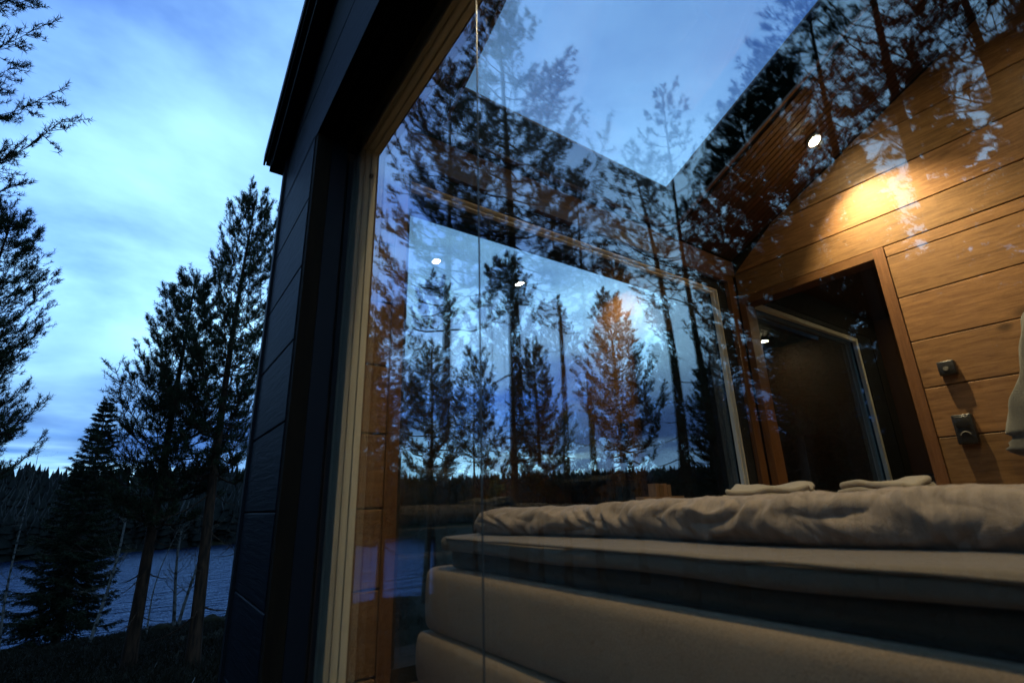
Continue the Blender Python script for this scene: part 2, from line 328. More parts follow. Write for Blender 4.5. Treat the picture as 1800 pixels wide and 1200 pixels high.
M['ground'] = groundmat()
def watermat():
    m, t, b = mat('lake_water'); n = t.nodes; l = t.links; n.remove(b)
    tc = n.new('ShaderNodeTexCoord'); mp = n.new('ShaderNodeMapping'); mp.inputs['Scale'].default_value = (0.45, 1.6, 1); l.new(tc.outputs['Object'], mp.inputs[0])
    nz = n.new('ShaderNodeTexNoise'); nz.inputs['Scale'].default_value = 0.42; nz.inputs['Detail'].default_value = 5; nz.inputs['Roughness'].default_value = 0.58; l.new(mp.outputs[0], nz.inputs['Vector'])
    bp = n.new('ShaderNodeBump'); bp.inputs['Strength'].default_value = 1.0; bp.inputs['Distance'].default_value = 0.6; l.new(nz.outputs[0], bp.inputs['Height'])
    df = n.new('ShaderNodeBsdfDiffuse'); df.inputs[0].default_value = (0.003, 0.008, 0.022, 1)
    gl = n.new('ShaderNodeBsdfGlossy'); gl.inputs['Color'].default_value = (0.40, 0.54, 0.82, 1); gl.inputs['Roughness'].default_value = 0.06; l.new(bp.outputs[0], gl.inputs['Normal'])
    fr = n.new('ShaderNodeFresnel'); fr.inputs['IOR'].default_value = 1.333; l.new(bp.outputs[0], fr.inputs['Normal'])
    mx = n.new('ShaderNodeMixShader'); l.new(fr.outputs[0], mx.inputs[0]); l.new(df.outputs[0], mx.inputs[1]); l.new(gl.outputs[0], mx.inputs[2])
    l.new(mx.outputs[0], n['Material Output'].inputs['Surface']); return m
M['water'] = watermat()

# ------------------------------------------------------------------ terrain
LAKE = -5.5
def sstep(a, b, t):
    t = max(0.0, min(1.0, (t-a)/(b-a))); return t*t*(3-2*t)
def H(x, y):
    sh = 36 + 2.5*math.sin(x/9.0+0.6) + 1.5*math.sin(x/3.7) - 0.03*x
    far = 118 + 0.12*x + 6*math.sin(x/31.0)
    if y <= 0: zl = -0.9 + 0.03*min(-y, 60)
    elif y < sh: zl = -0.9 - 0.100*y - 0.9*(y/sh)**3
    else: zl = max(-9.0, -0.9-0.1*sh-0.9 - 0.12*(y-sh))
    if y > far-25: zl = max(zl, -9.0 + (y-far+25)*0.14) if y < far+20 else -9.0+45*0.14+min(y-far-20, 55)*0.17
    an = math.degrees(math.atan2(x+0.66, y)); d = math.hypot(x+0.66, y)
    k = sstep(-27.8, -25.8, an)*(1-sstep(13, 19, an))            # the lake lies in this sector only
    zd = -0.9 - 0.1*min(max(y, 0), 16) - 0.02*max(0, min(d, 60)-16) + 0.02*max(0, min(d, 200)-70)
    z = zd + (zl-zd)*k
    if d < 110: z += 0.16*mnoise.noise((x*0.35, y*0.35, 0)) + 0.07*mnoise.noise((x*1.1, y*1.1, 3.0))
    if -2.0 < x < 9 and y < 4.5: z = min(z, -0.75)
    return z
xs = np.concatenate([np.linspace(-600, -60, 28)[:-1], np.linspace(-60, -14, 58)[:-1], np.linspace(-14, 10, 90)[:-1], np.linspace(10, 60, 50)[:-1], np.linspace(60, 600, 28)])
ys = np.concatenate([np.linspace(-600, -40, 20)[:-1], np.linspace(-40, 0, 36)[:-1], np.linspace(0, 45, 150)[:-1], np.linspace(45, 190, 60)[:-1], np.linspace(190, 900, 16)])
V = np.array([(x, y, H(x, y)) for y in ys for x in xs]); nx = len(xs); ny = len(ys)
ii, jj = np.meshgrid(np.arange(nx-1), np.arange(ny-1)); a = (jj*nx+ii).ravel()
g = link('ground', fastmesh('ground', V, np.stack([a, a+1, a+nx+1, a+nx], 1)), M['ground'], smooth=True); tag(g, kind='structure')
mb = MB(); mb.add([(-700, 20, LAKE), (700, 20, LAKE), (700, 170, LAKE), (-700, 170, LAKE)], [(0, 1, 2, 3)])
tag(mk('lake_water', mb, M['water']), kind='structure')

# far wood on the opposite shore: one mass
random.seed(5); rng = np.random.default_rng(5)
vv = []; ff = []
def conifer(x, y, z, h, r, n=5):
    k = 6
    rot = random.random()*6
    tiers = n
    for t in range(tiers):
        z0 = z + h*(0.08+0.8*t/tiers); z1 = z0 + h*0.30*(1.15 - 0.3*t/tiers); rr = r*(1-t/tiers)**0.6*random.uniform(0.7, 1.2)+0.2
        o = len(vv)
        for q in range(k):
            an = rot + t + 2*math.pi*q/k; s_ = rr*random.uniform(0.7, 1.2); vv.append((x+math.cos(an)*s_, y+math.sin(an)*s_, z0-random.random()*0.06*h))
        vv.append((x+random.uniform(-.1, .1), y, min(z1, z+h)))
        for q in range(k): ff.append((o+q, o+(q+1) % k, o+k))
for i in range(9000):
    x = random.uniform(-420, 420); fy = 118 + 0.12*x + 6*math.sin(x/31.0)
    y = fy + 1 + 82*random.random()**1.2; h = random.choice((random.uniform(6.5, 9), random.uniform(8, 10.3))) + 0.7*math.sin(x/27.0)
    conifer(x, y, H(x, y)-0.5, h, h*random.uniform(0.12, 0.23), 6)
def wood_sector(a0, a1, r0, r1, n, hmin, hmax):
    for i in range(n):
        an = R(random.uniform(a0, a1)); r = random.uniform(r0, r1); x, y = CAM[0]+r*math.sin(an), r*math.cos(an)
        h = random.uniform(hmin, hmax); conifer(x, y, H(x, y)-0.4, h, h*random.uniform(0.12, 0.19), 5)
wood_sector(-58, -25, 105, 175, 2600, 8.6, 10.4); wood_sector(-135, -56, 80, 130, 1100, 8, 13)
wood_sector(11, 56, 105, 170, 2600, 8.6, 10.4); wood_sector(54, 80, 75, 115, 600, 8, 12)
fm = fastmesh('far_wood', np.array(vv), np.array(ff))
tag(link('far_wood', fm, M['farwood']), 'dark conifer wood along the far lake shore', 'wood', kind='stuff')

# ------------------------------------------------------------------ trees
def needles(P, D, rng, k=12, ln=0.085, w=0.014, spread=0.9):
    """P tuft centres, D shoot directions -> triangle soup of needle bundles"""
    n = len(P); P = np.repeat(P, k, 0); D = np.repeat(D, k, 0); m = n*k
    rv = rng.normal(size=(m, 3)); rv /= np.linalg.norm(rv, axis=1)[:, None]
    d = D*rng.uniform(0.35, 1.1, (m, 1)) + rv*spread; d /= np.linalg.norm(d, axis=1)[:, None]
    s = np.cross(d, rng.normal(size=(m, 3))); s /= np.linalg.norm(s, axis=1)[:, None]+1e-9
    st = P + D*rng.uniform(-0.06, 0.05, (m, 1)); l_ = ln*rng.uniform(0.7, 1.25, (m, 1))
    a = st - s*w*0.5; b = st + s*w*0.5; c = st + d*l_
    verts = np.stack([a, b, c], 1).reshape(-1, 3); faces = np.arange(m*3).reshape(-1, 3)
    return verts, faces
def pine(seed, Ht, base, Rm, r0, bare=0.15, whorl=0.42, dens=1.0, top_round=0.7, nper=(4, 6)):
    rnd = random.Random(seed); rng = np.random.default_rng(seed)
    tr = MB(); tw = MB()
    bend = [rnd.uniform(-0.02, 0.02)*Ht for _ in range(4)]
    def axis(z):
        t = z/Ht; return Vector((bend[0]*math.sin(t*3)+bend[1]*t*t*0.5, bend[2]*math.sin(t*2.6)+bend[3]*t*t*0.5, z))
    nseg = 16
    tr.tube([axis(-0.6)] + [axis(Ht*i/nseg) for i in range(nseg+1)], [r0*1.35]+[r0*(1.12 if i == 0 else 1)*(1-0.93*(i/nseg)**0.95) for i in range(nseg+1)], 9)
    P = []; D = []
    z = Ht*bare
    while z < Ht*0.985:
        t = z/Ht; live = z > Ht*base
        u = (z-Ht*base)/(Ht*(1-base))
        n = rnd.randint(*nper) if live else rnd.choice((0, 1, 1, 2, 3))
        a0 = rnd.random()*6.3
        for k in range(n):
            an = a0 + 2*math.pi*k/max(n, 1) + rnd.uniform(-0.45, 0.45); zz = z + rnd.uniform(-0.12, 0.12)
            p0 = axis(max(0, min(zz, Ht)))
            if live:
                prof = Rm*(min(1, (u+0.22)/0.40)**0.7)*(max(0.02, 1-u)**top_round)
                Lb = prof*rnd.uniform(0.6, 1.18)+0.12
                if rnd.random() < 0.06: Lb *= 1.2
                rise = -0.05+0.8*u+rnd.uniform(-0.22, 0.28)
            else:
                Lb = Rm*rnd.uniform(0.2, 0.75); rise = rnd.uniform(-0.35, 0.05)
            rb = max(0.008, r0*0.22*(1-t)+0.006)*(1 if live else 0.6)
            pts = []; m = 6; dirh = Vector((math.cos(an), math.sin(an), 0)); side = Vector((-dirh.y, dirh.x, 0)); sw = rnd.uniform(-0.2, 0.2)
            for q in range(m+1):
                s = q/m
                pts.append(p0 + dirh*(Lb*s) + side*(Lb*sw*s*s) + Vector((0, 0, Lb*(rise*s + 0.50*s*s*s*(1 if live else -0.2) - 0.13*math.sin(s*3.1)))) + Vector((rnd.uniform(-1, 1), rnd.uniform(-1, 1), rnd.uniform(-1, 1)))*0.02*Lb)
            tw.tube(pts, [rb*(1-0.85*q/m) for q in range(m+1)], 4, False)
            # side shoots
            ns = int((6+Lb*8)*dens) if live else rnd.randint(1, 5)
            for q in range(ns):
                s = (rnd.uniform(0.22, 1.0)**0.75 if live else rnd.uniform(0.2, 1.0)); f = s*m; i0 = min(int(f), m-1); bp_ = pts[i0].lerp(pts[i0+1], f-i0)
                sg = rnd.choice((-1, 1)); ls = (Lb*rnd.uniform(0.08, 0.24)*(1.15-0.4*s)+0.07) if live else Lb*rnd.uniform(.15, .35)
                dd = (dirh*rnd.uniform(0.15, 0.9) + side*sg*rnd.uniform(0.2, 1.0) + Vector((0, 0, rnd.uniform(0.05, 1.1) if live else rnd.uniform(-0.6, 0.2)))).normalized()
                e = bp_ + dd*ls
                tw.tube([bp_, bp_.lerp(e, 0.55)+Vector((0, 0, -0.04*ls)), e], [rb*0.35, rb*0.28, 0.003], 3, False)
                if live:
                    nt_ = max(2, int(ls/0.095))
                    for h in range(nt_):
                        v = 0.4+0.6*(h+1)/nt_
                        P.append(bp_ + dd*ls*v + Vector((rnd.gauss(0, .022), rnd.gauss(0, .022), rnd.gauss(0, .018))))
                        D.append((dd*0.8 + Vector((0, 0, 0.7))).normalized())
            if live:
                for q in range(4): P.append(pts[-1].lerp(pts[-2], q*0.25)); D.append((pts[-1]-pts[-2]).normalized())
        z += whorl*rnd.uniform(0.7, 1.3)*(1.0 if live else 1.25)
    for q in range(8): P.append(axis(Ht-0.06*q)); D.append(Vector((0, 0, 1)))
    v, f = needles(np.array([tuple(p) for p in P]), np.array([tuple(p) for p in D]), rng, 14, 0.098, 0.0125, 0.95)
    tm = tr.mesh('trunk'); wm = bpy.data.meshes.new('branches'); wm.from_pydata(tw.v, [], tw.f); wm.update(); cm = fastmesh('crown', v, f)
    tm.polygons.foreach_set('use_smooth', [True]*len(tm.polygons))
    tm.materials.append(M['pbark']); wm.materials.append(M['pbark']); cm.materials.append(M['needle'])
    return tm, wm, cm
def spruce(seed, Ht, Rm, r0):
    rnd = random.Random(seed); rng = np.random.default_rng(seed); tr = MB(); tw = MB(); P = []; D = []
    tr.tube([(0, 0, -0.6), (0, 0, 0), (0, 0, Ht*0.5), (0, 0, Ht)], [r0*1.4, r0*1.1, r0*0.6, 0.01], 9)
    z = Ht*0.10
    while z < Ht*0.985:
        t = z/Ht; n = rnd.randint(5, 8); a0 = rnd.random()*6
        for k in range(n):
            an = a0+2*math.pi*k/n+rnd.uniform(-.3, .3); Lb = (Rm*(1-t)**0.85*rnd.uniform(0.7, 1.12)*min(1, 0.75+t*2))+0.1
            dh = Vector((math.cos(an), math.sin(an), 0)); sd_ = Vector((-dh.y, dh.x, 0)); pts = []; m = 6
            dr = 0.55*(1-t)
            for q in range(m+1):
                s = q/m; pts.append(Vector((0, 0, z)) + dh*Lb*s + Vector((0, 0, Lb*(-dr*math.sin(s*1.9)*0.75+0.12*s*s+0.3*t*s))))
            tw.tube(pts, [0.03*(1-t)*(1-0.8*q/m)+0.005 for q in range(m+1)], 4, False)
            ns = int(14+Lb*26)
            for q in range(ns):
                s = rnd.uniform(0.15, 1); f = s*m; i0 = min(int(f), m-1); b0 = pts[i0].lerp(pts[i0+1], f-i0); sg = rnd.choice((-1, 1))
                ls = (0.14+0.26*(1-s)*Lb)*rnd.uniform(0.6, 1.2)
                dd = (dh*0.7 + sd_*sg*rnd.uniform(.3, .9) + Vector((0, 0, -rnd.uniform(0.1, 0.9)*(1-t*0.7)))).normalized()
                for h in range(max(2, int(ls/0.075))):
                    P.append(b0+dd*ls*(h+.5)/max(2, int(ls/0.075))); D.append(dd)
        z += 0.21*rnd.uniform(.8, 1.25)
    v, f = needles(np.array([tuple(p) for p in P]), np.array([tuple(p) for p in D]), rng, 6, 0.085, 0.028, 0.6)
    tm = tr.mesh('trunk'); wm = bpy.data.meshes.new('branches'); wm.from_pydata(tw.v, [], tw.f); wm.update(); cm = fastmesh('crown', v, f)
    tm.materials.append(M['sbark']); wm.materials.append(M['sbark']); cm.materials.append(M['spruce'])
    return tm, wm, cm
def birch(seed, Ht, r0, lean=0.08, fork=False):
    rnd = random.Random(seed); tr = MB(); tw = MB()
    la = rnd.uniform(0, 6.3); lx, ly = math.cos(la)*lean, math.sin(la)*lean
    def ax(t): return Vector((lx*Ht*t + 0.03*Ht*math.sin(t*5+seed), ly*Ht*t + 0.02*Ht*math.sin(t*4), Ht*t))
    m = 14
    tr.tube([ax(-0.06)]+[ax(i/m) for i in range(m+1)], [r0*1.25]+[r0*(1-0.9*i/m) for i in range(m+1)], 8)
    def twig(p, d, ln, r, dep):
        pts = [p]; q = p
        for i in range(4):
            d = (d+Vector((rnd.uniform(-.3, .3), rnd.uniform(-.3, .3), rnd.uniform(-.15, .25)))).normalized(); q = q+d*ln/4; pts.append(q)
        tw.tube(pts, [r*(1-.2*i) for i in range(5)], 4, False)
        if dep:
            for i in range(rnd.randint(2, 4)): twig(pts[rnd.randint(1, 4)], (d+Vector((rnd.uniform(-1, 1), rnd.uniform(-1, 1), rnd.uniform(-.2, .6)))).normalized(), ln*rnd.uniform(.35, .6), r*.5, dep-1)
    for i in range(int(8+Ht*3.2)):
        t = rnd.uniform(0.18, 0.98); an = rnd.random()*6.3
        twig(ax(t), Vector((math.cos(an), math.sin(an), rnd.uniform(-.1, .9))).normalized(), Ht*rnd.uniform(.06, .17)*(1.2-t*.6), r0*.26*(1.15-t), 2)
    tm = tr.mesh('trunk'); wm = bpy.data.meshes.new('branches'); wm.from_pydata(tw.v, [], tw.f); wm.update()
    tm.materials.append(M['bbark']); wm.materials.append(M['sbark'])
    return tm, wm, None

PINES = {
    'full':  pine(11, 11.0, 0.34, 1.75, 0.17, bare=0.10, whorl=0.36, dens=2.0, nper=(5, 7)),
    'full2': pine(12, 10.0, 0.30, 1.70, 0.16, bare=0.08, whorl=0.34, dens=2.0, nper=(5, 7)),
    'tall':  pine(13, 15.0, 0.42, 2.4, 0.19, bare=0.16, whorl=0.50, dens=1.5, nper=(4, 6)),
    'thin':  pine(14, 14.0, 0.55, 1.5, 0.13, bare=0.14, whorl=0.5, dens=0.8, nper=(3, 5)),
    'bare':  pine(15, 13.0, 0.62, 1.6, 0.14, bare=0.10, whorl=0.34, dens=0.75, nper=(3, 5)),
    'bushy': pine(16, 9.5, 0.22, 1.8, 0.13, bare=0.08, whorl=0.34, dens=2.0, top_round=0.6, nper=(5, 7)),
}
SPRUCE = spruce(21, 10.6, 2.35, 0.17)
BIRCH = [birch(31, 8.0, 0.06, 0.05), birch(33, 6.5, 0.085, 0.10), birch(36, 7.0, 0.05, 0.07), birch(37, 4.5, 0.03, 0.1)]

def plant(kind, meshes, x, y, sc_, rz, label, group=None, lean=(0, 0), dz=0.0):
    t = thing(kind, (x, y, H(x, y)+dz), label, 'tree', group)
    t.scale = (sc_ if not isinstance(sc_, tuple) else sc_[0], sc_ if not isinstance(sc_, tuple) else sc_[0], sc_ if not isinstance(sc_, tuple) else sc_[1])
    t.rotation_euler = (lean[0], lean[1], rz)
    for nm, me in zip(('trunk', 'branches', 'crown'), meshes):
        if me is None: continue
        o = bpy.data.objects.new(nm, me); col.objects.link(o); o.parent = t
        if nm != 'trunk': o['kind'] = 'stuff'
    return t
def pol(az, r): return CAM[0]+r*math.sin(R(az)), CAM[1]+r*math.cos(R(az))          # seen directly
XG = -0.112                               # plane of the big window's glass
def mir(az, r): return 2*XG+0.66-r*math.sin(R(az)), r*math.cos(R(az))                   # seen mirrored in the glass plane x = 0

# trees seen directly at the left
plant('pine_tree', PINES['full2'], *pol(-13.2, 15.5), (0.88, 1.0), 0.4, 'bushy pine cut by the left edge of the photo')
plant('pine_tree', PINES['tall'], *pol(-22.3, 11.5), (0.95, 1.0), 2.0, 'tall pine just outside the left edge, only branch tips in view')
plant('pine_tree', PINES['full2'], *pol(1.1, 14.5), (0.92, 0.90), 2.9, 'shorter of the two big lakeside pines, left of the taller one')
plant('pine_tree', PINES['full'], *pol(5.7, 13.2), (0.80, 1.0), 1.2, 'taller lakeside pine with thick reddish trunk beside the dark cabin corner')
plant('pine_tree', PINES['thin'], *pol(9.0, 16.5), (1.0, 0.93), 0.9, 'pine half hidden behind the dark cabin corner')
plant('spruce_tree', SPRUCE, *pol(-3.9, 31.0), (1.0, 1.0), 0, 'dark spruce with drooping branches on the lake shore')
plant('birch_tree', BIRCH[0], *pol(-1.6, 25.0), (1, 1), 0.5, 'thin pale birch between the spruce and the left big pine')
plant('birch_tree', BIRCH[1], *pol(3.7, 29.0), (1, 1), 1.0, 'crooked birch standing at the water between the two big pines')
plant('birch_tree', BIRCH[1], *pol(4.5, 29.3), (0.9, 1.05), 3.4, 'leaning birch stem close behind the taller big pine')
plant('birch_tree', BIRCH[3], *pol(1.9, 27.0), (1.2, 1.0), 2.0, 'thin dark sapling right of the left big pine trunk')
plant('birch_tree', BIRCH[2], *pol(7.5, 28.0), (1.1, 1.2), 4.0, 'slender pale birch next to the cabin corner')
plant('birch_tree', BIRCH[2], *pol(-6.9, 26.0), (0.9, 1.0), 1.5, 'thin grey birch left of the spruce')
plant('birch_tree', BIRCH[3], *pol(-10.5, 22.0), (1.0, 1.4), 5.0, 'bare young birch near the left edge of the lake view')
plant('birch_tree', BIRCH[0], *pol(-3.0, 34.5), (0.9, 0.8), 5.0, 'pale birch stem behind the spruce')

# trees mirrored in the big window (they stand left of and behind the camera)
GR = 'pines standing left of the cabin, mirrored in the window'
MR = [ # azimuth of the mirror image, distance, mesh, (sxy, sz), rot
    (35.4, 10.5, 'tall', (1.12, 1.06), 0.3, 'tallest mirrored pine with a broad crown, left of the skylight'),
    (40.5, 15.5, 'thin', (1.1, 1.02), 1.2, 'mirrored pine trunk second right of the broad crowned pine'),
    (44.0, 16.5, 'thin', (1.15, 1.02), 2.5, 'mirrored pine with bare twigs under the skylight corner'),
    (52.6, 12.0, 'bare', (1.25, 0.84), 4.0, 'mirrored pine with thick bare trunk near the window corner'),
    (48.4, 20.0, 'full', (1.0, 1.15), 5.0, 'mirrored slim pine between two bare trunks'),
    (21.2, 16.0, 'bushy', (1.0, 0.98), 0.7, 'bushy mirrored pine beside the pale window post'),
    (17.6, 19.0, 'full2', (1.0, 1.0), 3.2, 'mirrored pine at the very edge of the pale window post'),
    (25.8, 24.0, 'full', (1.0, 1.05), 2.2, 'mirrored pine over the lake end of the window'),
    (31.0, 27.0, 'bushy', (1.1, 1.2), 4.2, 'round mirrored pine beyond the broad crowned pine'),
    (37.8, 24.0, 'full', (0.95, 1.0), 1.9, 'mirrored pine in the middle of the end window'),
    (57.5, 13.5, 'thin', (1.1, 1.0), 5.1, 'mirrored pine at the right of the end window'),
    (64.5, 12.5, 'full', (1.2, 1.1), 2.7, 'mirrored dark pine beside the skylight edge'),
    (69.5, 13.0, 'full', (1.2, 1.2), 0.2, 'mirrored pine over the doorway'),
    (74.0, 10.5, 'thin', (1.2, 0.9), 3.8, 'mirrored trunk over the ceiling spotlight'),
    (81.0, 9.0, 'bare', (1.2, 0.95), 1.1, 'mirrored pine over the lit plank wall'),
    (86.5, 13.0, 'tall', (1.1, 1.0), 4.4, 'mirrored pine at the right edge of the window'),
]
for az, r, k, s_, rz, lb in MR:
    x, y = mir(az, r); plant('pine_tree', PINES[k], x, y, s_, rz, lb, GR)
rnd = random.Random(77)
for i, (az, r) in enumerate(((67.5, 20), (75, 17), (81.5, 14), (87.5, 15), (93, 12), (99, 11))):  # spruces added as dark cover against bright sky gaps mirrored over the wall
    x, y = mir(az, r); plant('spruce_tree', SPRUCE, x, y, (rnd.uniform(.8, 1.0), rnd.uniform(1.0, 1.2)), i*1.3, 'spruce added to darken the thicket mirrored over the plank wall', 'trees in the mirrored thicket')
for i in range(44):   # thicket further back on that side
    az = rnd.uniform(56, 104); r = rnd.uniform(14 if az > 66 else 18, 52); x, y = mir(az, r)
    kd = rnd.choice(('spruce', 'spruce', 'full', 'full2', 'bushy', 'tall'))
    if kd == 'spruce': plant('spruce_tree', SPRUCE, x, y, (rnd.uniform(.85, 1.15), rnd.uniform(.75, 1.2)), rnd.random()*6, 'spruce added to darken the thicket mirrored over the plank wall', 'trees in the mirrored thicket')
    else: plant('pine_tree', PINES[kd], x, y, (rnd.uniform(.9, 1.2), rnd.uniform(.85, 1.15)), rnd.random()*6, 'pine in the dim thicket mirrored over the plank wall', 'trees in the mirrored thicket')

# trees seen through the end window
TH = [
    (26.7, 17.5, 'full', (1.0, 1.02), 1.0, 'pine seen through the end window at its left side'),
    (35.3, 16.0, 'full2', (1.15, 1.12), 3.0, 'dark pine seen through the middle of the end window'),
    (40.7, 21.0, 'bushy', (1.0, 1.22), 2.0, 'pine seen through the end window right of the middle pine'),
    (47.2, 19.0, 'full', (1.1, 0.98), 5.0, 'broad pine seen through the right half of the end window'),
    (30.8, 33.0, 'thin', (0.9, 0.75), 2.0, 'small far pine seen through the left half of the end window'),
    (53.8, 25.0, 'full', (1.0, 0.92), 0.5, 'pine seen through the end window near its right frame'),
    (57.2, 15.0, 'bushy', (1.1, 1.0), 4.5, 'pine standing close outside the end window corner'),
    (61.0, 12.0, 'full2', (1.1, 1.0), 1.5, 'pine seen through the window of the next room, left one'),
    (64.0, 16.0, 'full', (1.2, 1.0), 3.5, 'pine seen through the window of the next room, right one'),
]
for az, r, k, s_, rz, lb in TH:
    x, y = pol(az, r); plant('pine_tree', PINES[k], x, y, s_, rz, lb, 'pines outside the end window')
for i in range(22):
    az = rnd.uniform(50, 70); r = rnd.uniform(17, 50); x, y = pol(az, r)
    if i % 3 == 0: plant('spruce_tree', SPRUCE, x, y, (rnd.uniform(.85, 1.1), rnd.uniform(.7, 1.0)), rnd.random()*6, 'spruce in the dark wood beyond the end window', 'trees in the wood beyond the end window')
    else: plant('pine_tree', PINES[rnd.choice(('full', 'bushy', 'full2'))], x, y, (rnd.uniform(.9, 1.2), rnd.uniform(.7, 1.0)), rnd.random()*6, 'pine in the dark wood beyond the end window', 'trees in the wood beyond the end window')

# ground cover and fallen wood
P = []; D = []
for i in range(9000):
    az = rnd.uniform(-22, 14) if i % 3 else rnd.uniform(-80, 60); r = rnd.uniform(4, 38); x, y = pol(az, r)
    if x > -0.5 and y < 3.4: continue
    z = H(x, y)
    if z < LAKE: continue
    for q in range(5): P.append((x+rnd.gauss(0, .12), y+rnd.gauss(0, .12), z+rnd.uniform(0, .16))); D.append((rnd.uniform(-.3, .3), rnd.uniform(-.3, .3), 1))
v, f = needles(np.array(P), np.array(D), np.random.default_rng(3), 5, 0.12, 0.02, 0.6)
tag(link('heather', fastmesh('heather', v, f), M['heather']), 'low heather and twigs covering the forest floor', 'ground cover', kind='stuff')
def log(p, az, ln, r, label):
    x, y = pol(*p); z = H(x, y)
    t = thing('fallen_branch', (x, y, z), label, 'branch')
    d = Vector((math.sin(R(az)), math.cos(R(az)), 0)); e = Vector((x, y, 0))+d*ln; pts = []
    for q in range(6):
        s = q/5; xx, yy = x+d.x*ln*s, y+d.y*ln*s; pts.append((xx, yy, H(xx, yy)+r*0.7+0.03*math.sin(s*5)))
    mb = MB().tube(pts, [r*(1-.5*q/5) for q in range(6)], 8); mb.tube([pts[3], Vector(pts[3])+Vector((.1, .1, .22))], [r*.4, r*.15], 5)
    mk('stem', mb, M['bbark'], t, True)
log((4.0, 8.6), 20, 1.5, 0.035, 'pale fallen branch on the forest floor below the taller pine')
log((5.7, 7.6), 35, 0.9, 0.02, 'small fallen stick near the cabin corner')
log((-3.0, 13.0), 80, 2.2, 0.03, 'long dark fallen branch on the ground below the spruce')
# boulders on the shore
def boulder(az, r, s, label):
    x, y = pol(az, r); bm = bmesh.new(); bmesh.ops.create_icosphere(bm, subdivisions=3, radius=s)
    for v_ in bm.verts:
        n_ = mnoise.noise(v_.co/s*1.3+Vector((az, r, 0))); v_.co *= 1+0.35*n_; v_.co.z *= 0.6
    me = bpy.data.meshes.new('boulder'); bm.to_mesh(me); bm.free()
    o = link('boulder', me, M['ground'], smooth=True); o.location = (x, y, H(x, y)+s*0.1); tag(o, label, 'rock', 'boulders on the near shore')
boulder(6.7, 29.5, 0.55, 'dark boulder on the shore by the slender birch')
boulder(2.6, 30.5, 0.4, 'small dark boulder on the shore left of the crooked birch')
boulder(3.0, 28.8, 0.45, 'dark boulder at the foot of the crooked birch')

# ------------------------------------------------------------------ the cabin
SL = 0.4855                               # roof slope, falls towards +Y from the ridge
RY, YE, YH = -0.25, 2.10, -1.05            # ridge, end wall, head wall
W = 3.23                                  # plank wall opposite the window
XF = -0.26                                # outer face of the cladding
def ceil(y, h=0.0): return (3.632 - SL*y + h) if y >= RY else (3.632 - SL*RY - SL*(RY-y) + h)
cabin = thing('cabin', (0, 0, 0), 'black timber cabin with a huge window, plank lined inside, at a forest lake', 'building')

# --- facade in black boards
fw_ = MB(); fw_.box(XF+0.03, -0.04, 2.10, 2.80, -0.9, 2.30)
fw_.box(-.039, .004, -1.6, 2.098, 2.361, 2.62)
fw_.hexa([(XF+.03, 2.80, 2.36), (-.04, 2.80, 2.36), (-.04, RY, 2.36), (XF+.03, RY, 2.36), (XF+.03, 2.80, ceil(2.80, .40)), (-.04, 2.80, ceil(2.80, .40)), (-.04, RY, ceil(RY, .40)), (XF+.03, RY, ceil(RY, .40))])
fw_.hexa([(XF+.03, RY-.001, 2.36), (-.04, RY-.001, 2.36), (-.04, -2.4, 2.36), (XF+.03, -2.4, 2.36), (XF+.03, RY-.001, ceil(RY, .40)), (-.04, RY-.001, ceil(RY, .40)), (-.04, -2.4, ceil(-2.4, .40)), (XF+.03, -2.4, ceil(-2.4, .40))])
fw_.box(XF+.03, -.04, -2.4, -1.6, -.9, 2.3); fw_.box(XF+.03, -.04, -1.59, 2.09, -.9, -0.02)
facade = mk('facade_wall', fw_, M['darkwall'], cabin)
def plank_x(name, x0, x1, quad, m, parent, c=0.0035, gap=0.003):
    """board standing on a wall x = const; quad = (y0, y1 at bottom, y0, y1 at top, z0, z1); x0 back, x1 front"""
    ya, yb, yc, yd, z0, z1 = quad; z0 += gap; z1 -= gap; xm = x1 + (c if x0 > x1 else -c)
    b = MB(); v_ = []
    for (x, i) in ((x0, 0), (xm, 0), (x1, c)):
        v_ += [(x, ya, z0+i), (x, yb, z0+i), (x, yd, z1-i), (x, yc, z1-i)]
    fs = [(0, 1, 2, 3), (8, 9, 10, 11)]
    for r_ in (0, 4):
        for k in range(4): fs.append((r_+k, r_+(k+1) % 4, r_+4+(k+1) % 4, r_+4+k))
    b.add(v_, fs); return mk(name, b, m, parent)
z = 0.656 - 0.33*5
rows = [0.656+0.33*k for k in range(-5, 12)]
for z0 in rows:                                      # strip beyond the window
    z1 = z0+0.33
    if z1 <= 2.3+1e-6:
        plank_x('plank', XF+.028, XF, (2.075, 2.775, 2.075, 2.775, z0, z1), M['clad'], facade)
def slope_y(z, h): return (3.632+h-z)/SL
for z0 in rows:                                      # gable over the window, boards cut to the roof slope
    z1 = min(z0+0.33, ceil(RY)+.36)
    if z1 <= 2.3+1e-6 or z1-z0 < 0.05: continue
    zb = max(z0, 2.33)
    yb = min(2.775, slope_y(zb, .38)); yt = min(2.775, slope_y(z1, .38)); 
    ya = 2*RY-yb; yt2 = 2*RY-yt
    if z0 < 2.3: 
        plank_x('plank', XF+.028, XF, (-2.4, yb, -2.4, yt, zb, z1), M['clad'], facade)
        plank_x('plank', XF+.028, XF, (2.075, 2.775, 2.075, 2.775, z0, 2.322), M['clad'], facade)
    else: plank_x('plank', XF+.028, XF, (ya, yb, yt2, yt, zb, z1), M['clad'], facade)
mk('corner_board', MB().box(XF-.012, -.02, 2.78, 2.83, -.9, 2.66), M['black'], cabin)
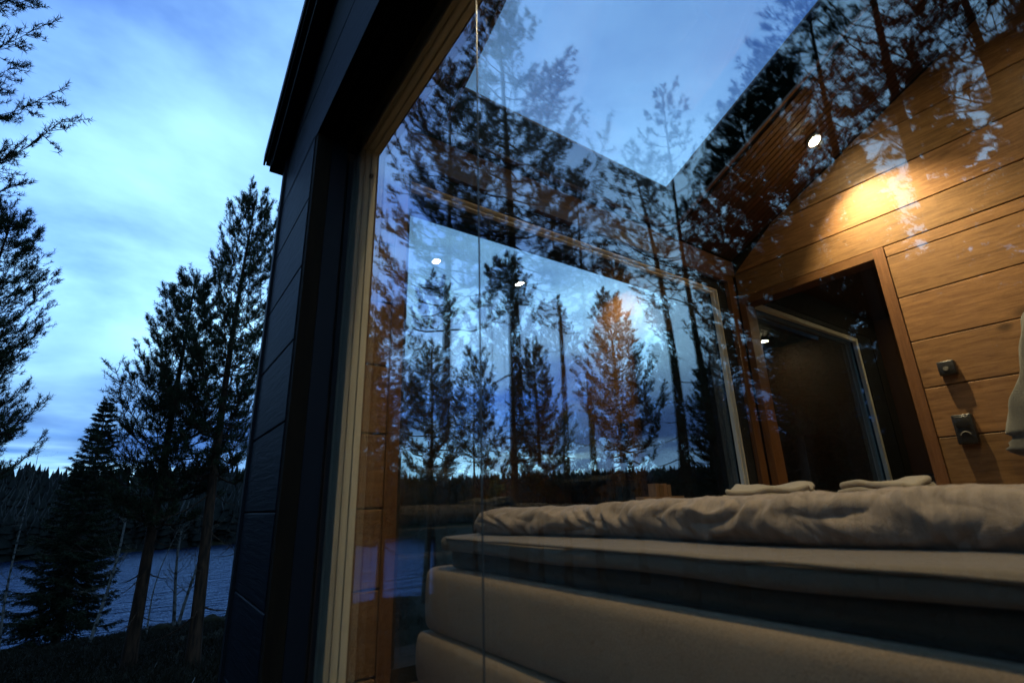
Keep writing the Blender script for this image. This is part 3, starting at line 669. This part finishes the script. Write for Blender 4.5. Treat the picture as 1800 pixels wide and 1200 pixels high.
# reveal of the window opening, from outside in: brown casing board, black board, pale frame
win = mk('facade_window', MB().box(-.19, -.118, 2.035, 2.07, -.05, 2.33).box(-.19, -.118, -1.6, 2.034, 2.30, 2.33).box(-.19, -.118, -1.6, 2.034, -.05, -.01), M['black'], cabin)
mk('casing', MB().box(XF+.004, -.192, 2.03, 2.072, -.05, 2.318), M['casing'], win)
mk('casing', MB().box(XF+.004, -.192, -1.6, 2.029, 2.315, 2.345), M['black'], win)
# pale frame: stepped strips with dark rubber lines between
def strips(parent, side):
    prof = [(-.070, -.052, .000), (-.049, -.024, .003), (-.021, .004, .010)]
    for x0, x1, st in prof:
        if side == 'jamb': mk('frame_strip', MB().box(x0, x1, 1.985-st*1.2, 2.098, -.02, 2.262-st*1.3), M['frame'], parent)
        elif side == 'head': mk('frame_strip', MB().box(x0, x1, -1.6, 1.984-st*1.2, 2.25-st*1.2, 2.36), M['frame'], parent)
        else: mk('frame_strip', MB().box(x0, x1, -1.6, 1.984-st*1.2, -.009, .02+st), M['frame'], parent)
for s_ in ('jamb', 'head', 'sill'): strips(win, s_)
mk('gasket', MB().box(-.068, .002, 1.998, 2.048, -.015, 2.25), M['gasket'], win)
mk('gasket', MB().box(-.068, .002, -1.6, 1.99, 2.262, 2.296), M['gasket'], win)
# two triple-glazed panes meeting at a sealed joint, flush with the outer edge of the pale frame
SEAL = 0.885
def sheet_x(name, x, y0, y1, z0, z1, m, parent): return mk(name, MB().add([(x, y0, z0), (x, y1, z0), (x, y1, z1), (x, y0, z1)], [(0, 1, 2, 3)]), m, parent)
for (y0, y1) in ((SEAL+.0014, 2.03), (-1.6, SEAL-.0014)):
    for q in range(3): sheet_x('pane', XG+.016*q, y0, y1, -.005, 2.296, M['glass'], win)
mk('glass_joint', MB().box(XG-.0008, XG+.002, SEAL-.0014, SEAL+.0014, .0, 2.29), M['seal'], win)
mk('window_catch', MB().box(-.03, -.017, 1.95, 1.972, 2.105, 2.12).tube([(-.024, 1.955, 2.11), (-.024, 1.94, 2.10)], [.006, .004], 6), M['gasket'], win)

# --- end wall with its window
OX0, OX1, OZ0, OZ1 = 0.215, 3.09, 0.06, 2.36      # opening inside
ew = MB()
ew.box(-.03, OX0-.002, YE+.022, 2.42, -.4, 2.66); ew.box(OX1+.12, 6.2, YE+.022, 2.42, -.4, .02)
ew.box(OX0, OX1+.1, YE+.022, 2.42, -.4, OZ0-.002); ew.box(OX0, 6.2, YE+.022, 2.42, OZ1+.002, 2.66)
ew.box(OX1+.002, 3.46, YE+.022, 2.42, .021, OZ1); ew.box(6.0, 6.2, YE+.022, 2.42, .021, OZ1)
endw = mk('end_wall', ew, M['darkwall'], cabin)
def plank_y(name, y0, y1, x0, x1, z0, z1, m, parent, c=0.005, gap=0.003):
    z0 += gap; z1 -= gap; ym = y1 + (c if y0 > y1 else -c); v_ = []
    for (y, i) in ((y0, 0), (ym, 0), (y1, c)): v_ += [(x0, y, z0+i), (x1, y, z0+i), (x1, y, z1-i), (x0, y, z1-i)]
    fs = [(0, 1, 2, 3), (8, 9, 10, 11)]
    for r_ in (0, 4):
        for k in range(4): fs.append((r_+k, r_+(k+1) % 4, r_+4+(k+1) % 4, r_+4+k))
    return mk(name, MB().add(v_, fs), m, parent)
jr = [0.656+0.303*k for k in range(-3, 12)]
for z0 in jr:
    a_, b_ = max(z0, 0), min(z0+.303, 2.60)
    if b_-a_ > .03: plank_y('plank', YE+.02, YE, .006, .156, a_, b_, M['plankx'], endw)
plank_y('plank', YE+.02, YE, .158, W-.002, 2.452, 2.60, M['plankx'], endw)
ewin = mk('end_window', MB().box(OX0+.0, OX0+.03, YE+.03, YE+.075, OZ0, OZ1).box(2.985, OX1, YE+.03, YE+.075, OZ0, OZ1).box(OX0+.031, 2.984, YE+.03, YE+.075, 2.30, OZ1), M['gasket'], cabin)
mk('trim', MB().box(.157, .2145, YE-.012, YE+.021, .0, 2.372), M['trim'], ewin)
mk('trim', MB().box(.157, 3.168, YE-.012, YE+.021, 2.373, 2.450), M['trimh'], ewin)
mk('trim', MB().box(3.075, 3.168, YE-.012, YE+.021, .0, 2.372), M['trim'], ewin)
mk('frame_strip', MB().box(2.972, 2.984, YE+.04, YE+.07, OZ0, 2.299), M['frame'], ewin)
mk('frame_strip', MB().box(2.944, 2.956, YE+.052, YE+.082, OZ0, 2.27), M['frame'], ewin)
mk('frame_strip', MB().box(OX0+.032, 2.971, YE+.04, YE+.07, 2.287, 2.298), M['frame'], ewin)
mk('frame_strip', MB().box(OX0+.032, 2.943, YE+.052, YE+.082, 2.262, 2.272), M['frame'], ewin)
def sheet_y(name, y, x0, x1, z0, z1, m, parent): return mk(name, MB().add([(x0, y, z0), (x1, y, z0), (x1, y, z1), (x0, y, z1)], [(0, 1, 2, 3)]), m, parent)
for y in (YE+.095, YE+.117): sheet_y('pane', y, OX0+.002, OX1-.002, OZ0, OZ1, M['glass'], ewin)
# next room's window in the same wall
ewin2 = mk('next_room_window', MB().box(3.47, 3.50, YE+.03, YE+.075, .03, OZ1).box(5.66, 6.0, YE+.03, YE+.075, .03, OZ1).box(3.501, 5.659, YE+.03, YE+.075, 2.31, OZ1), M['gasket'], cabin)
mk('frame_strip', MB().box(5.60, 5.655, YE+.04, YE+.075, .06, 2.305), M['frame'], ewin2)
mk('frame_strip', MB().box(3.505, 5.598, YE+.04, YE+.075, 2.262, 2.305), M['frame'], ewin2)
for y in (YE+.095, YE+.117): sheet_y('pane', y, 3.475, 5.99, .04, OZ1, M['glass'], ewin2)

# --- plank wall opposite the window, with the doorway
DY0, DY1, DZ = 1.096, 2.045, 2.185
bw = MB()
bw.hexa([(W+.022, YH, 0), (W+.12, YH, 0), (W+.12, DY0-.03, 0), (W+.022, DY0-.03, 0), (W+.022, YH, 2.25), (W+.12, YH, 2.25), (W+.12, DY0-.03, 2.25), (W+.022, DY0-.03, 2.25)])
bw.hexa([(W+.022, RY, 2.252), (W+.12, RY, 2.252), (W+.12, YE, 2.252), (W+.022, YE, 2.252), (W+.022, RY, ceil(RY)-.01), (W+.12, RY, ceil(RY)-.01), (W+.12, YE, ceil(YE)-.01), (W+.022, YE, ceil(YE)-.01)])
bw.hexa([(W+.022, YH, 2.252), (W+.12, YH, 2.252), (W+.12, RY-.001, 2.252), (W+.022, RY-.001, 2.252), (W+.022, YH, ceil(YH)-.01), (W+.12, YH, ceil(YH)-.01), (W+.12, RY-.001, ceil(RY)-.01), (W+.022, RY-.001, ceil(RY)-.01)])
backw = mk('plank_wall', bw, M['darkwall'], cabin)
for z0 in jr:
    z1 = z0+.303; zb = max(z0, 0.0)
    if z1 < .02: continue
    if z1 <= 2.26:
        plank_x('plank', W+.02, W, (YH, DY0-.066, YH, DY0-.066, zb, z1), M['plank'], backw)
    elif z0 < 2.26:
        plank_x('plank', W+.02, W, (YH, DY0-.066, YH, DY0-.066, zb, 2.248+.003), M['plank'], backw) if 2.25-zb > .03 else None
        plank_x('plank', W+.02, W, (YH, YE-.002, YH, YE-.002, 2.252, z1), M['plank'], backw)
    else:
        yb = min(YE-.002, slope_y(zb, -.012)); yt = min(YE-.002, slope_y(min(z1, ceil(RY)-.02), -.012)); zt = min(z1, ceil(RY)-.02)
        if zt-zb < .03: continue
        ya = max(YH, 2*RY-yb); yt2 = max(YH, 2*RY-yt)
        plank_x('plank', W+.02, W, (ya, yb, yt2, yt, zb, zt), M['plank'], backw)
door = mk('doorway', MB().box(W-.014, W+.13, DY0-.065, DY0, 0, 2.248), M['trim'], cabin)
mk('trim', MB().box(W-.012, W+.13, DY0+.001, DY1, DZ, 2.247), M['trimh'], door)
mk('trim', MB().box(W-.012, W+.13, DY1+.001, YE-.002, 0, 2.247), M['trim'], door)

# --- head wall (behind the pillows), floor, next room
hw = mk('head_wall', MB().box(.06, W+.1, YH-.16, YH-.022, 0, ceil(YH)), M['darkwall'], cabin)
for z0 in jr:
    a_, b_ = max(z0, 0), min(z0+.303, ceil(YH)-.02)
    if b_-a_ > .03: plank_y('plank', YH-.02, YH, .062, W-.002, a_, b_, M['plankx'], hw)
mk('floor', MB().box(.06, 6.2, YH, YE+.02, -.1, 0), M['floor'], cabin)
nr = MB(); nr.box(6.2, 6.35, YH, 2.42, 0, 2.62); nr.box(W+.12, 6.35, -.6, -.45, 0, 2.62); nr.box(W+.125, 6.35, -.6, YE+.02, 2.60, 2.7)
mk('next_room_shell', nr, M['inner'], cabin)

# --- ceiling of slats, skylight
SX0, SX1, SY0, SY1, SH = 0.39, 2.35, 0.56, 2.045, 0.34
cb = MB()
def slab(mb_, x0, x1, y0, y1, h0, h1):
    return mb_.hexa([(x0, y0, ceil(y0, h0)), (x1, y0, ceil(y0, h0)), (x1, y1, ceil(y1, h0)), (x0, y1, ceil(y1, h0)), (x0, y0, ceil(y0, h1)), (x1, y0, ceil(y0, h1)), (x1, y1, ceil(y1, h1)), (x0, y1, ceil(y1, h1))])
slab(cb, -.03, SX0, RY, 2.42, .0, SH); slab(cb, SX1, W+.12, RY, 2.42, .0, SH); slab(cb, SX0, SX1, SY1, 2.42, .0, SH); slab(cb, SX0, SX1, RY, SY0, .0, SH); slab(cb, -.03, W+.12, YH-.2, RY-.0005, .0, SH)
ceilo = mk('ceiling', cb, M['darkwall'], cabin)
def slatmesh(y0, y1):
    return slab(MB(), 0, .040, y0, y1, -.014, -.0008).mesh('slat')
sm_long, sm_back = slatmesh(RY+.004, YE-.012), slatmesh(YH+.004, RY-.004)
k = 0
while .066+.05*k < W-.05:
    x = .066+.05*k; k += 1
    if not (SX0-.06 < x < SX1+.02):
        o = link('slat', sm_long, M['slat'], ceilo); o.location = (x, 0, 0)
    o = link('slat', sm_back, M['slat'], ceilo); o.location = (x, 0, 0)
sk = mk('skylight', slab(slab(MB(), SX0-.02, SX0, SY0, SY1, -.02, SH+.02), SX1, SX1+.02, SY0, SY1, -.02, SH+.02), M['trimh'], cabin)
mk('lining', slab(slab(MB(), SX0-.02, SX1+.02, SY1+.001, SY1+.02, -.02, SH+.02), SX0-.02, SX1+.02, SY0-.02, SY0-.001, -.02, SH+.02), M['inner'], sk)
mk('pane', slab(MB(), SX0, SX1, SY0, SY1, SH, SH).mesh('x') and MB().add([(SX0, SY0, ceil(SY0, SH)), (SX1, SY0, ceil(SY0, SH)), (SX1, SY1, ceil(SY1, SH)), (SX0, SY1, ceil(SY1, SH))], [(0, 1, 2, 3)]), M['glass'], sk)

# --- black roof with verge and eave
rf = MB(); XV, YEV = -0.36, 2.90
h0, h1 = .41, .50
slab(rf, XV, .12, RY, YEV, h0, h1); slab(rf, 2.95, 6.4, RY, YEV, h0, h1); slab(rf, .12, 2.95, 2.45, YEV, h0, h1); slab(rf, XV, 6.4, -2.6, RY-.0005, h0, h1)
roof = mk('roof', rf, M['black'], cabin)
mk('fascia', slab(MB(), XV+.02, 6.4, 2.835, 2.875, .345, .409), M['black'], roof)
mk('verge_board', slab(MB(), XV+.025, XF-.014, RY, 2.834, .34, .409), M['black'], roof)
mk('drip_edge', slab(MB(), XV-.012, XV-.001, RY, 2.93, .44, .515).add([], []), M['black'], roof)
mk('drip_edge', slab(MB(), XV, 6.4, 2.901, 2.93, .47, .515), M['black'], roof)
mk('roof_fill', slab(slab(MB(), -.03, .10, RY, 2.42, SH+.001, h0-.001), 2.96, 6.2, RY, 2.42, SH+.001, h0-.001), M['darkwall'], roof)

# ------------------------------------------------------------------ spotlights
def spotlight(x, y, z, label, watts, tilt=(0, 0), slope=True, size=2.0):
    t = thing('ceiling_spotlight', (x, y, z), label, 'spotlight', 'ceiling spotlights')
    s = -math.atan(SL) if (slope and y >= RY) else (math.atan(SL) if slope else 0)
    h = link('housing', MB().lathe((0, 0, 0), [(.036, .004), (.050, .004), (.053, -.010), (.050, -.020), (.038, -.020), (.036, .0)], 24).mesh('housing'), M['ring'], t, True, world=False)
    b = link('bulb', MB().lathe((0, 0, 0), [(.004, -.016), (.028, -.026), (.034, -.018), (.034, -.012), (.004, -.010)], 20).mesh('bulb'), M['bulb'], t, True, world=False)
    h.rotation_euler = (s, 0, 0); b.rotation_euler = (s, 0, 0)
    ld = bpy.data.lights.new('lamp_light', 'SPOT'); ld.energy = watts; ld.color = (1.0, 0.76, 0.43); ld.spot_size = size; ld.spot_blend = 1.0; ld.shadow_soft_size = 0.022
    lo = bpy.data.objects.new('lamp_light', ld); col.objects.link(lo); lo.parent = t
    n_ = Vector((0, math.sin(s), -math.cos(s))); lo.location = n_*0.03 + Vector((0, 0, -.012))
    lo.rotation_euler = (tilt[0], tilt[1], 0)
spotlight(2.86, 1.155, ceil(1.155)-.016, 'lit ceiling spotlight close to the plank wall above the doorway', 175, tilt=(R(-14), R(-16)), size=1.6)
spotlight(.06, .85, ceil(.85)-.016, 'lit ceiling spotlight right above the window edge of the bed', 85)
def pendant(x, y, z, label, watts):
    spotlight(x, y, z, label, watts, slope=False)
    t = [o for o in bpy.data.objects if o.get('label') == label][0]
    r_ = link('rod', MB().tube([(0, 0, .0), (0, 0, ceil(y)-z-.015)], [.006, .006], 8).mesh('rod'), M['black'], t, world=False)
    link('cap', MB().lathe((0, 0, 0), [(.053, -.018), (.055, .04), (.03, .075), (.008, .08)], 20).mesh('cap'), M['black'], t, True, world=False)
pendant(1.53, 0.0, 3.17, 'lit spotlight hanging on a rod over the middle of the bed', 14)
pendant(2.64, 0.0, 3.17, 'lit spotlight hanging on a rod by the plank wall at the bed head', 10)
pendant(.42, 0.0, 3.17, 'lit spotlight hanging on a rod over the bed head next to the window', 34)
spotlight(5.7, 1.2, 2.598, 'lit ceiling spotlight in the next room', 3.5, slope=False)

# ------------------------------------------------------------------ bed
BX0, BX1, BY0, BY1 = .30, 2.15, -.30, 1.975
bed = thing('bed', (1.14, .75, 0), 'wide brown upholstered box bed standing along the window', 'bed')
def puff(me, z0, z1, am=.010):
    bm = bmesh.new(); bm.from_mesh(me)
    bmesh.ops.subdivide_edges(bm, edges=[e for e in bm.edges if e.calc_length() > .1], cuts=16, use_grid_fill=True)
    for v_ in bm.verts:
        t = max(0, min(1, (v_.co.z-z0)/(z1-z0))); k = math.sin(math.pi*t)**.7
        n_ = mnoise.noise((v_.co.y*2.3, v_.co.z*5, z0*9))*.5+mnoise.noise((v_.co.y*7, v_.co.z*3, z0*4))*.22
        if v_.co.x < BX0+.08: v_.co.x -= k*am*(1+n_)
        if v_.co.y > BY1-.08: v_.co.y += k*am*.6
    bm.to_mesh(me); bm.free(); return me
link('lower_box', puff(rbox(BX0-.014, BX1, BY0, BY1+.035, .03, .204, .022), .03, .204), M['bedbox'], bed, True)
link('upper_box', puff(rbox(BX0, BX1, BY0, BY1, .208, .432, .030), .208, .432), M['bedbox'], bed, True)
def soft(me, amp, fr, seed=0, sub=1):
    bm = bmesh.new(); bm.from_mesh(me)
    bmesh.ops.subdivide_edges(bm, edges=[e for e in bm.edges if e.calc_length() > .12], cuts=24, use_grid_fill=True)
    for v_ in bm.verts:
        c = v_.co; v_.co = c + Vector((mnoise.noise(c*fr+Vector((seed, 0, 0))), mnoise.noise(c*fr+Vector((0, seed, 5))), mnoise.noise(c*fr+Vector((9, 0, seed)))))*amp
    bm.to_mesh(me); bm.free(); return me
link('mattress', rbox(BX0+.035, BX1-.03, BY0, 1.84, .434, .505, .02, 4), M['mattress'], bed, True)
link('topper', soft(rbox(BX0+.004, BX1-.01, BY0, 1.865, .496, .546, .020, 5), .010, 2.6, 3), M['sheet'], bed, True)
mk('piping', MB().tube([(BX0+.006, BY0+.02+(1.80-BY0)*q/60, .541+.004*mnoise.noise((q*.2, 3, 0))) for q in range(61)], [.0045]*61, 6), M['sheet'], bed, True)
for lx in (BX0+.12, BX1-.12):
    for ly in (BY0+.12, BY1-.12):
        mk('leg', MB().lathe((lx, ly, 0), [(.022, 0), (.03, .03)], 12), M['black'], bed)
link('headboard', rbox(BX0-.01, BX1+.01, BY0-.09, BY0-.005, .05, 1.02, .03), M['bedbox'], bed, True)

# duvet: folded back, wrinkled along its window edge
def duvet():
    ny_, nf, nt_ = 520, 46, 70
    X0, X1, Y0, Y1, ZB = .425, 2.03, .05, 1.80, .545
    vs_ = []
    def sm(t): t = max(0, min(1, t)); return t*t*(3-2*t)
    def rd(d, r): t = max(0, min(1, d/r)); return math.sqrt(max(0, 1-(1-t)**2))
    def ridge(q): t = abs((q % 1.0)-.5)*2; return t**0.8
    for j in range(ny_):
        tj = j/(ny_-1); yy = Y0+(Y1-Y0)*tj; 
        end = rd(Y1-yy+.0005, .10)*rd(yy-Y0+.0005, .12)
        Th = .094+.022*sm((1.6-yy)/.9)+.012*mnoise.noise((yy*2.2, 4, 0))+.010*mnoise.noise((yy*6.0, 1, 0))
        x0 = X0-.02+.15*sm((1.78-yy)/.55)+.012*mnoise.noise((yy*2.6, 0, 1))+.03*(1-rd(Y1-yy+.0005, .07))
        amp = .5+1.0*max(0, mnoise.noise((yy*2.7, 9, 2))+.45)
        for i in range(nf+nt_):
            if i < nf:                       # front roll, from underneath round to the top
                v = i/nf; an = math.pi*(-0.42+0.92*v)
                bx_, bz_ = x0+.048-.058*math.cos(an), ZB+Th*(.5+.5*math.sin(an))
                nx_, nz_ = -math.cos(an), math.sin(an)
            else:
                v = 1+(i-nf)/(nt_-1)*3; t = (i-nf)/(nt_-1); t = t*t*.6+t*.4
                bx_ = x0+.048+(X1-x0-.048)*t; bz_ = ZB+Th*(.9975+.0025)*rd(X1-bx_+.0005, .12); nx_, nz_ = 0, 1
            s_ = min(v, 1.6)
            wob = mnoise.noise((yy*5.5, s_*1.6, 3))
            q = yy/.17+1.5*wob+.9*s_; q2 = yy/.083+1.6*mnoise.noise((yy*6, s_*1.8, 8))-1.1*s_
            fall = math.exp(-max(0, v-1.0)*1.5)*(.35+.65*min(1, v*2.2))
            d = (amp*(.019*(ridge(q)-.55)+.009*(ridge(q2)-.5)))*fall*(1-.55*sm((v-.55)/.45))
            d += .007*mnoise.noise((bx_*11, yy*11, 5))+.003*mnoise.noise((bx_*28, yy*28, 2))
            cz = ZB+.012
            zz = cz+(bz_+nz_*d-cz)*end if bz_ > cz else bz_
            vs_.append((bx_+nx_*d*end, yy, max(zz, ZB+.002)))
    nr_ = nf+nt_; vs_ = np.array(vs_); ii, jj = np.meshgrid(np.arange(nr_-1), np.arange(ny_-1)); a = (jj*nr_+ii).ravel()
    return fastmesh('duvet', vs_, np.stack([a, a+1, a+nr_+1, a+nr_], 1))
dv = link('duvet', duvet(), M['duvet'], None, True)
tag(dv, 'rumpled taupe striped duvet spread on the bed', 'duvet')
def cushion(name, c, sx, sy, sz, rot, m, label, seed, group=None, cat='pillow'):
    bm = bmesh.new(); bmesh.ops.create_grid(bm, x_segments=40, y_segments=30, size=1)
    top = [v_.co.copy() for v_ in bm.verts]; fs = [[v_.index for v_ in f_.verts] for f_ in bm.faces]; bm.free()
    vs_ = []; n_ = len(top)
    for sg in (1, -1):
        for p in top:
            x, y = p.x, p.y; e = max(0, (1-x**4)*(1-y**4))**0.5
            pin = 1-0.06*(1-abs(x))*abs(y)**3; pin2 = 1-0.07*(1-abs(y))*abs(x)**3
            n0 = mnoise.noise((x*2.3+seed, y*2.3, sg)); n1_ = mnoise.noise((x*5+seed, y*5, sg*2))
            vs_.append((x*sx*pin2, y*sy*pin, sg*sz*e*(1+.22*n0+.10*n1_)+.002*sg))
    ff_ = [tuple(f_) for f_ in fs] + [tuple(i+n_ for i in f_[::-1]) for f_ in fs]
    me = bpy.data.meshes.new(name); me.from_pydata(vs_, [], ff_)
    o = link(name, me, m, None, True); o.location = c; o.rotation_euler = rot; tag(o, label, cat, group); return o
cushion('pillow', (1.74, -.14, .80), .33, .20, .075, (R(68), 0, 0), M['pillow'], 'grey pillow leaning on the headboard on the far side of the bed', 1)
cushion('pillow', (.74, -.14, .80), .33, .20, .075, (R(68), 0, 0), M['pillow'], 'grey pillow leaning on the headboard on the window side of the bed', 5)
def towel(c, sx, sy, rz, label, seed):
    t = thing('folded_towel', c, label, 'towel', 'folded towels on the duvet')
    for i in range(2):
        me = rbox(-sx, sx-.02*i, -sy, sy-.015*i, .024*i, .024*i+.0235, .011, 4)
        bm = bmesh.new(); bm.from_mesh(me); bmesh.ops.subdivide_edges(bm, edges=[e for e in bm.edges if e.calc_length() > .1], cuts=14, use_grid_fill=True)
        for v_ in bm.verts: v_.co.z += .032*mnoise.noise((v_.co.x*7+seed, v_.co.y*7, 0))+.004*mnoise.noise((v_.co.x*22+seed, v_.co.y*22, 2))
        bm.to_mesh(me); bm.free()
        o = link('towel_layer', me, M['towel'], t, True, world=False)
    t.rotation_euler = (0, 0, rz)
towel((1.45, 1.16, .648), .13, .16, .35, 'cream folded towel on the duvet in front of the end window', 2)
towel((1.55, .78, .646), .10, .12, -.2, 'cream folded towel on the duvet below the doorway', 8)

# bedside table with a vase, small side table with a wooden box
tb = thing('bedside_table', (2.42, -.2, 0), 'small dark bedside table between bed and plank wall', 'table')
mk('tabletop', MB().box(2.2, 2.64, -.38, 0.0, .60, .63), M['floor'], tb)
for lx in (2.215, 2.6):
    for ly in (-.37, -.035): mk('leg', MB().box(lx, lx+.025, ly, ly+.025, 0, .6), M['black'], tb)
vz = thing('flower_vase', (2.36, -.22, .63), 'small white vase with yellow green sprigs on the bedside table', 'vase')
mk('vase', MB().lathe((2.36, -.22, .63), [(.03, 0), (.045, .03), (.04, .07), (.02, .10), (.024, .115)], 18), M['ceramic'], vz, True)
rn = np.random.default_rng(4); Pp = rn.normal(size=(60, 3))*[.05, .05, .035]+[2.36, -.22, .80]
v, f = needles(Pp, (Pp-[2.36, -.22, .70])/.15, rn, 6, .04, .016, .9)
link('sprigs', fastmesh('sprigs', v, f), M['leafdry'], vz)
st = thing('wall_shelf', (1.86, 2.05, .66), 'narrow dark shelf at the end window just above the bed foot', 'shelf')
mk('board', MB().box(1.68, 2.04, 2.02, 2.086, .655, .672), M['floor'], st)
for lx in (1.70, 2.0): mk('bracket', MB().box(lx, lx+.02, 2.06, 2.086, .06, .654), M['black'], st)
bx = thing('wooden_box', (1.86, 2.05, .672), 'little wooden box standing on the narrow shelf at the end window', 'box')
for q in range(4): mk('stave', MB().box(1.79+.036*q, 1.822+.036*q, 2.025, 2.08, .673, .745-.006*(q % 2)), M['boxwood'], bx)

# ------------------------------------------------------------------ wall fittings, garment, stove
t = thing('thermostat', (W, .884, 1.357), 'square black thermostat with grey knob, upper fitting on the plank wall', 'thermostat')
link('plate', rbox(W-.042, W, .842, .926, 1.315, 1.400, .006, 3), M['plastic'], t, True)
mk('knob', MB().tube([(W-.043, .886, 1.352), (W-.052, .886, 1.352)], [.014, .013], 18), M['knob'], t)
t = thing('switch_plate', (W, .88, .985), 'tall black double socket plate, lower fitting on the plank wall', 'switch')
link('plate', rbox(W-.045, W, .838, .932, .905, 1.075, .006, 3), M['plastic'], t, True)
link('rocker', rbox(W-.050, W-.044, .852, .918, 1.0, 1.063, .003, 2), M['plastic'], t, True)
mk('socket_ring', MB().tube([(W-.047, .885+.024*math.cos(a_), .95+.024*math.sin(a_)) for a_ in np.linspace(0.2, 2.9, 12)], [.003]*12, 6), M['knob'], t)
# grey garment on a hook
gt = thing('hanging_garment', (W-.10, .40, .80), 'grey knitted garment hanging on the plank wall at the right edge', 'garment')
nu, nv_ = 48, 60; vs_ = []
for j in range(nv_):
    tj = j/(nv_-1); zz = .775+.95*tj
    wd = (.44*(1-.66*tj) if tj > .12 else .42*math.sqrt(max(.0, 1-((.12-tj)/.12)**2*.75)))*(1 if tj < .8 else max(.06, 1-((tj-.8)/.2)**1.6))
    dp = .10*(1-.35*tj)*(1 if tj > .1 else math.sqrt(max(.06, 1-((.1-tj)/.1)**2)))*(1 if tj < .85 else max(.15, 1-(tj-.85)/.18))
    for i in range(nu):
        an = 2*math.pi*i/nu; rr = 1+.10*mnoise.noise((math.cos(an)*2.2, math.sin(an)*2.2, tj*2.5))+.06*mnoise.noise((math.cos(an)*5, math.sin(an)*5, tj*7))
        if .10 < tj < .16: rr *= .93
        vs_.append((W-.125+dp*math.sin(an)*rr, (.305-.03*tj)+wd*math.cos(an)*rr, zz))
ff_ = [(j*nu+i, j*nu+(i+1) % nu, (j+1)*nu+(i+1) % nu, (j+1)*nu+i) for j in range(nv_-1) for i in range(nu)]
ff_ += [tuple(range(nu))[::-1], tuple((nv_-1)*nu+i for i in range(nu))]
me = bpy.data.meshes.new('garment'); me.from_pydata(vs_, [], ff_); link('cloth', me, M['grey_knit'], gt, True)
mk('hook', MB().tube([(W, .21, 1.77), (W-.08, .21, 1.765), (W-.12, .21, 1.79)], [.012, .010, .012], 8), M['black'], gt)
# stove in the next room
stv = thing('wood_stove', (4.72, 1.28, 0), 'black wood stove with flue pipe in the next room behind the doorway', 'stove')
link('body', rbox(4.5, 4.94, 1.07, 1.5, .06, .76, .02, 3), M['steel'], stv, True)
mk('flue_pipe', MB().tube([(4.72, 1.28, .76), (4.72, 1.28, 2.60)], [.085, .085], 20), M['steel'], stv, True)
mk('top_plate', MB().box(4.47, 4.97, 1.04, 1.53, .761, .785), M['steel'], stv)
mk('flue_collar', MB().tube([(4.72, 1.28, 2.06), (4.72, 1.28, 2.25)], [.17, .15], 20), M['steel'], stv, True)
